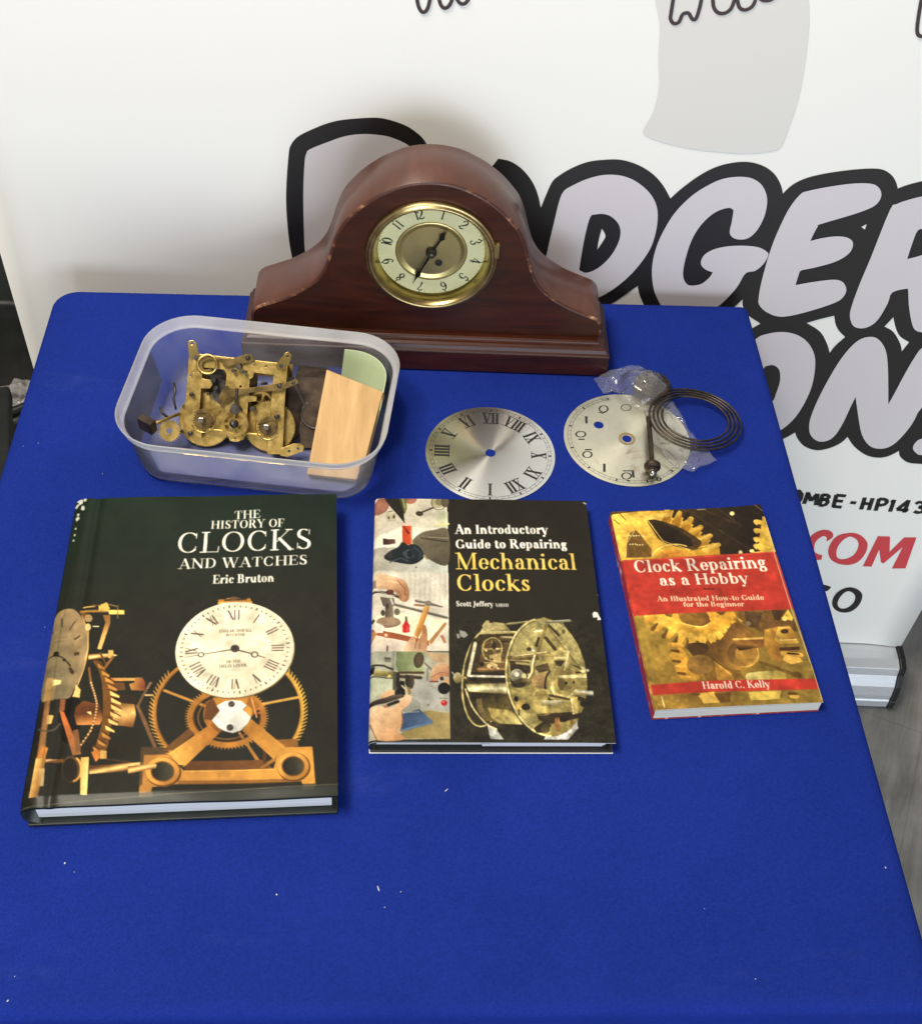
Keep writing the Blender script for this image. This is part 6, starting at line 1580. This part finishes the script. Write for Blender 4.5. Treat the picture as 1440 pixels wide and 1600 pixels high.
# ---- the red and gold paperback
X3, Y3, A3, W3, H3, T3 = .2244, .6335, .1449, .1412, .2091, .0150
def paint_hobby():
    P = Paint(W3*1000, H3*1000, 2.3, book_frame(X3, Y3, A3, W3, H3, T3), (150, 118, 48))
    P.use(930, 770, 3.7895)
    # upper picture
    P.poly([(60,60),(1080,40),(1100,370),(120,410)], P.grad((200,150), (92,72,38), (900,200), (42,32,22)))
    for q in (((650,105),(830,185)),((720,90),(860,200)),((600,140),(900,330))): P.line(q, 3, (112,92,64), .7)
    P.ell(808,125,14,12,(226,216,150))
    Y0, Y1_, Y2_ = (206,160,58), (236,198,92), (150,108,34)
    for k in range(12):
        a = -1.05 + k*.145
        x, y = 380 + 345*math.sin(a+.55)*1.0, 395 - 300*math.cos(a+.55)
    P.poly([(85,130),(260,108),(470,104),(520,150),(600,205),(680,280),(735,330),(738,372),(130,400)], P.grad((150,150), (232,192,88), (700,340), (196,150,54)))
    for x, y in ((425,100),(497,116),(566,152),(624,202),(680,254),(728,308)):
        P.line([(x + (400-x)*.22, y + (430-y)*.22), (x, y)], [52, 30], P.grad((x-22,y-20), (244,212,112), (x+20,y+24), (170,122,40)))
    for x, y in ((466,112),(536,134),(600,178),(656,230),(708,284)): P.line([(x + (400-x)*.10, y + (430-y)*.10), (x+14, y-14)], [13, 24], (52,40,24))
    for x, y in ((140,185),(180,160),(150,128)): P.line([(x,y),(x-28,y-26)], 7, (120,84,28))
    P.poly([(308,165),(350,158),(430,178),(520,215),(590,260),(628,292),(615,320),(570,338),(400,290),(340,220)], P.grad((330,170), (62,46,26), (600,320), (84,62,32)), 1, True); P.poly([(345,180),(420,190),(560,270),(560,320),(420,280),(360,230)], (48,36,22), 1, True); P.line([(312,165),(400,285),(560,338)], 5, (244,214,120))
    P.poly([(178,385),(180,310),(205,240),(235,215),(262,240),(335,335),(330,380)], P.grad((190,330), (112,84,40), (320,350), (132,98,42)), 1, False); P.line([(180,380),(184,300),(235,216)], 4, (248,220,130))
    for k in range(13): P.ell(200 + (k*37) % 90, 250 + (k*53) % 105, 4.5, 4.5, (240,226,160))
    P.ring(470, 392, 135, 88, 9, (246,214,120), 0, 190, 300); P.ell(460, 400, 110, 66, (206,150,60)); P.ell(450,385,60,40,(188,128,48))
    P.line([(560,345),(660,320)], 6, (150,110,40)); P.line([(300,150),(430,130)], 30, (244,212,118), .5)
    for y in (190, 240, 290, 330): P.ell(970, y, 40, 18, (226,186,86), 25); P.ell(985, y+22, 34, 11, (88,58,24), 25)
    P.poly([(985,150),(1030,160),(1075,360),(1000,362),(960,340)], (214,176,76)); P.line([(940,360),(1060,350)], 14, (226,190,90)); P.ell(858,355,12,12,(206,196,140)); P.ell(925,348,14,10,(220,200,130))
    # lower picture
    P.poly([(225,715),(1160,680),(1370,1230),(340,1290)], P.grad((300,800), (168,138,62), (1100,1200), (140,116,54), (150,118,52))); P.poly([(560,900),(760,860),(880,1100),(660,1120)], P.grad((600,900), (96,70,36), (800,1100), (128,96,42))); P.poly([(820,690),(1150,690),(1200,820),(1000,830),(880,780)], P.grad((850,700), (140,104,54), (1100,800), (110,80,42)))
    P.ell(870,900,30,26,(120,94,50)); P.poly([(880,700),(990,710),(960,800),(900,790)], (92,70,44)); P.poly([(1040,690),(1120,700),(1090,760),(1060,750)], (78,54,32)); P.ell(905,775,16,14,(140,124,90))
    P.poly([(300,720),(450,706),(760,700),(830,720),(830,770),(800,830),(730,870),(620,880),(500,840),(400,790),(310,760)], P.grad((400,720), (226,180,76), (760,860), (206,156,58)), 1, True)
    for x, y in ((300,762),(362,812),(432,856),(500,888),(568,906),(636,912),(702,908),(762,892),(818,862)):
        P.line([(x + (610-x)*.16, y + (560-y)*.16), (x, y)], [50, 28], P.grad((x-14,y-34), (232,188,84), (x+10,y+24), (196,142,48)))
    for x, y in ((338,800),(402,846),(470,884),(540,908),(606,918),(672,916),(738,906),(794,884)): P.line([(x + (610-x)*.10, y + (560-y)*.10), (x, y+8)], [10, 26], (116,82,34))
    for k in range(10):
        x, y = 770 + 11*k, 868 - 14*k
        P.line([(x-26,y-22),(x+10,y+6)], 7, (120,84,34) if k % 2 else (232,192,92))
    P.poly([(490,720),(520,700),(640,695),(680,760),(660,785),(600,790),(520,770)], P.grad((500,710), (150,112,48), (660,780), (108,76,36)), 1, True); P.poly([(690,690),(790,690),(760,720),(740,725)], (126,92,40)); P.poly([(400,705),(460,705),(450,740),(420,730)], (130,98,42)); P.line([(500,770),(620,795),(680,770)], 6, (248,216,124), 1, True)
    P.poly([(820,770),(900,800),(960,860),(960,960),(900,1040),(830,1050),(720,1000),(680,900),(740,870)], P.grad((740,880), (112,80,40), (940,1000), (176,132,60)), 1, True); P.ell(870,955,90,80,P.grad((800,900), (92,66,36), (950,1020), (190,146,70))); P.ell(890,955,62,56,(166,126,60)); P.ring(880,955,86,76,7,(216,172,84),0,-60,100)
    P.poly([(830,870),(1000,865),(1000,910),(850,935),(830,905)], P.grad((900,865), (112,74,36), (905,930), (58,38,22), (150,106,52))); P.line([(820,868),(990,860)], 14, (206,166,90))
    P.poly([(1000,810),(1050,800),(1090,790),(1100,1010),(1050,990),(1000,900)], P.grad((1000,850), (196,150,66), (1100,900), (150,108,46))); P.poly([(1080,795),(1150,790),(1190,840),(1190,890),(1100,900),(1060,870)], P.grad((1080,800), (226,186,90), (1190,880), (150,104,42))); P.ell(1120,820,24,14,(80,52,26)); P.line([(1090,880),(1190,880)], 26, (206,164,76)); P.line([(1095,872),(1190,868)], 6, (250,226,150)); P.line([(1100,925),(1200,920)], 22, (84,52,28)); P.line([(1110,950),(1215,960)], 30, (206,160,76)); P.poly([(1120,960),(1210,975),(1232,1000),(1160,1015),(1110,990)], (226,180,90)); P.line([(1140,950),(1200,955)], 12, (66,42,24)); P.poly([(1105,740),(1140,690),(1170,740),(1165,760)], (224,190,84)); P.ell(1120,745,18,14,(236,206,110))
    P.poly([(440,960),(500,920),(540,960),(560,1040),(620,1100),(520,1110),(470,1040),(500,1010)], P.grad((460,960), (206,156,60), (600,1100), (186,140,56)), 1, True)
    for x, y in ((450,962),(480,1034),(520,1098),(440,900)): P.line([(x+60,y+6),(x,y)], [40,26], P.grad((x,y-20), (228,180,80), (x,y+20), (170,122,46))); P.line([(x+46,y+40),(x+10,y+36)], [22,16], (104,74,32))
    P.poly([(540,900),(640,890),(670,930),(600,980),(570,960)], (84,60,34), 1, True); P.ell(620,1020,80,60,(140,106,54)); P.poly([(700,1000),(800,1060),(830,1120),(720,1110)], (160,120,54)); P.line([(700,1000),(800,1075)], 8, (206,162,80))
    P.poly([(900,1070),(1020,1055),(1110,1060),(1120,1110),(920,1115)], P.grad((920,1060), (220,206,130), (1100,1110), (176,150,76)), 1, True); P.line([(980,1005),(1090,1040),(1210,1090)], 22, (120,92,44), 1, True); P.ell(1190,1075,30,18,(112,84,40))
    P.poly([(600,1190),(700,1180),(760,1240),(640,1250)], (214,176,84)); P.ell(665,1230,30,16,(226,186,92)); P.poly([(700,1190),(800,1180),(800,1240),(740,1245)], (112,80,36)); P.poly([(905,1180),(1100,1170),(1090,1220),(920,1230)], (206,178,88)); P.ell(1180,1205,30,12,(206,166,80)); P.ell(1170,1188,34,9,(104,72,34)); P.ell(590,1195,30,10,(120,88,42))
    P.poly([(340,1130),(380,1120),(420,1280),(360,1290)], (160,128,58)); P.line([(392,1210),(408,1270)], 6, (240,220,150))
    for am, ce, se in ((.06, 9, 61), (.06, 24, 62), (.05, 60, 63)): P.blotch(am, ce, se)
    # bands
    RED = (180,62,48)
    P.poly([(120,408),(300,392),(700,368),(1060,355),(1180,690),(700,705),(200,730)], RED); P.line([(160,402),(1060,358)], 4, (220,100,74))
    P.poly([(325,1138),(700,1112),(1320,1098),(1345,1160),(700,1180),(340,1200)], RED)
    P.line([(340,580),(640,573)], 3, (166,44,36)); P.line([(700,572),(1000,572)], 3, (166,44,36))
    for x in (650, 672, 694): P.ell(x, 569, 13, 6, (110,40,30), 20 if x == 650 else (-20 if x == 694 else 0))
    wht = (238,226,208)
    P.text('Clock Repairing', (233,472), (1020,447), 72, wht, .02); P.text('as a Hobby', (382,549), (914,535), 64, wht, .02); P.text('An Illustrated How-to Guide', (366,643), (1000,634), 30, (236,214,180), .03); P.text('for the Beginner', (521,675), (884,672), 29, (236,214,180), .03); P.text('Harold C. Kelly', (636,1164), (1040,1151), 43, (236,222,206), .02)
    P.blotch(.06, 14, 6); P.blotch(.04, 40, 16); P.grain(3.0, 3)
    rn = random.Random(2)
    for k in range(26):
        t = rn.random(); x = 92 + 255*t; y = 130 + 1150*t
        P.line([(x, y), (x + rn.uniform(-3, 4), y + rn.uniform(6, 26))], rn.uniform(1.5, 4), (236,216,200), .7)
    P.line([(930,65),(975,60),(1000,150),(1060,380),(1160,690),(1290,1050),(1345,1225)], 5, (222,206,176), .8); P.line([(930,75),(985,120)], 4, (180,160,130), .7); P.line([(600,100),(650,98)], 3, (226,220,206))
    P.soften(1)
    return P
book3 = thing('paperback_book', 'small red and gold paperback about repairing clocks, with toothed wheels on its cover', 'book', (X3, Y3, TZ), A3)
P = paint_hobby()
def shape3(X, Y):
    u = X + W3/2
    r = .003
    drop = np.where(u < r, -(r - np.sqrt(np.clip(r*r - (r-u)**2, 0, None))), 0)*.8
    ur = W3/2 - X
    lift = .0030*np.clip(1 - ur/.05, 0, 1)**2*np.clip((Y + H3/2)/H3, 0, 1)**2
    dip = -.0007*np.clip(1 - np.hypot(ur, Y + H3/2)/.035, 0, 1)**1.2
    wav = .0004*np.sin(Y*22)*np.sin(X*30)
    return 0*X, 0*Y, T3 + drop + lift + dip + wav*np.clip((u-.006)*60, 0, 1)
M_p3 = print_mat('paperback_cover_print', .45, .05)
printed_sheet('front_cover', P, shape3, M_p3, book3, (.62, .56, .42), .0006)
hw, hh = W3/2, H3/2
b = MB(); b.box(-hw + .0012, hw - .0006, -hh + .0006, hh - .0006, .0008, T3 - .0030)
b.build('page_block', M_page2, book3, bevel=.0005)
b = MB(); b.box(-hw + .0014, hw - .004, -hh + .0009, hh - .001, T3 - .00295, T3 - .0009); b.build('upper_pages', M_page2, book3)
M_red = mottled('creased_red_spine', [(.40, (.30, .028, .020)), (.60, (.40, .04, .028)), (.68, (.70, .60, .52))], .45, 0, 60, (3, 1, 3), detail=7)
b = MB(); b.box(-hw - .0001, -hw + .0010, -hh, hh, .0004, T3 - .0022); b.build('spine', M_red, book3, bevel=.0003)
b = MB(); b.box(-hw, hw, -hh, hh, .0001, .0006); b.build('back_cover', M_red, book3)
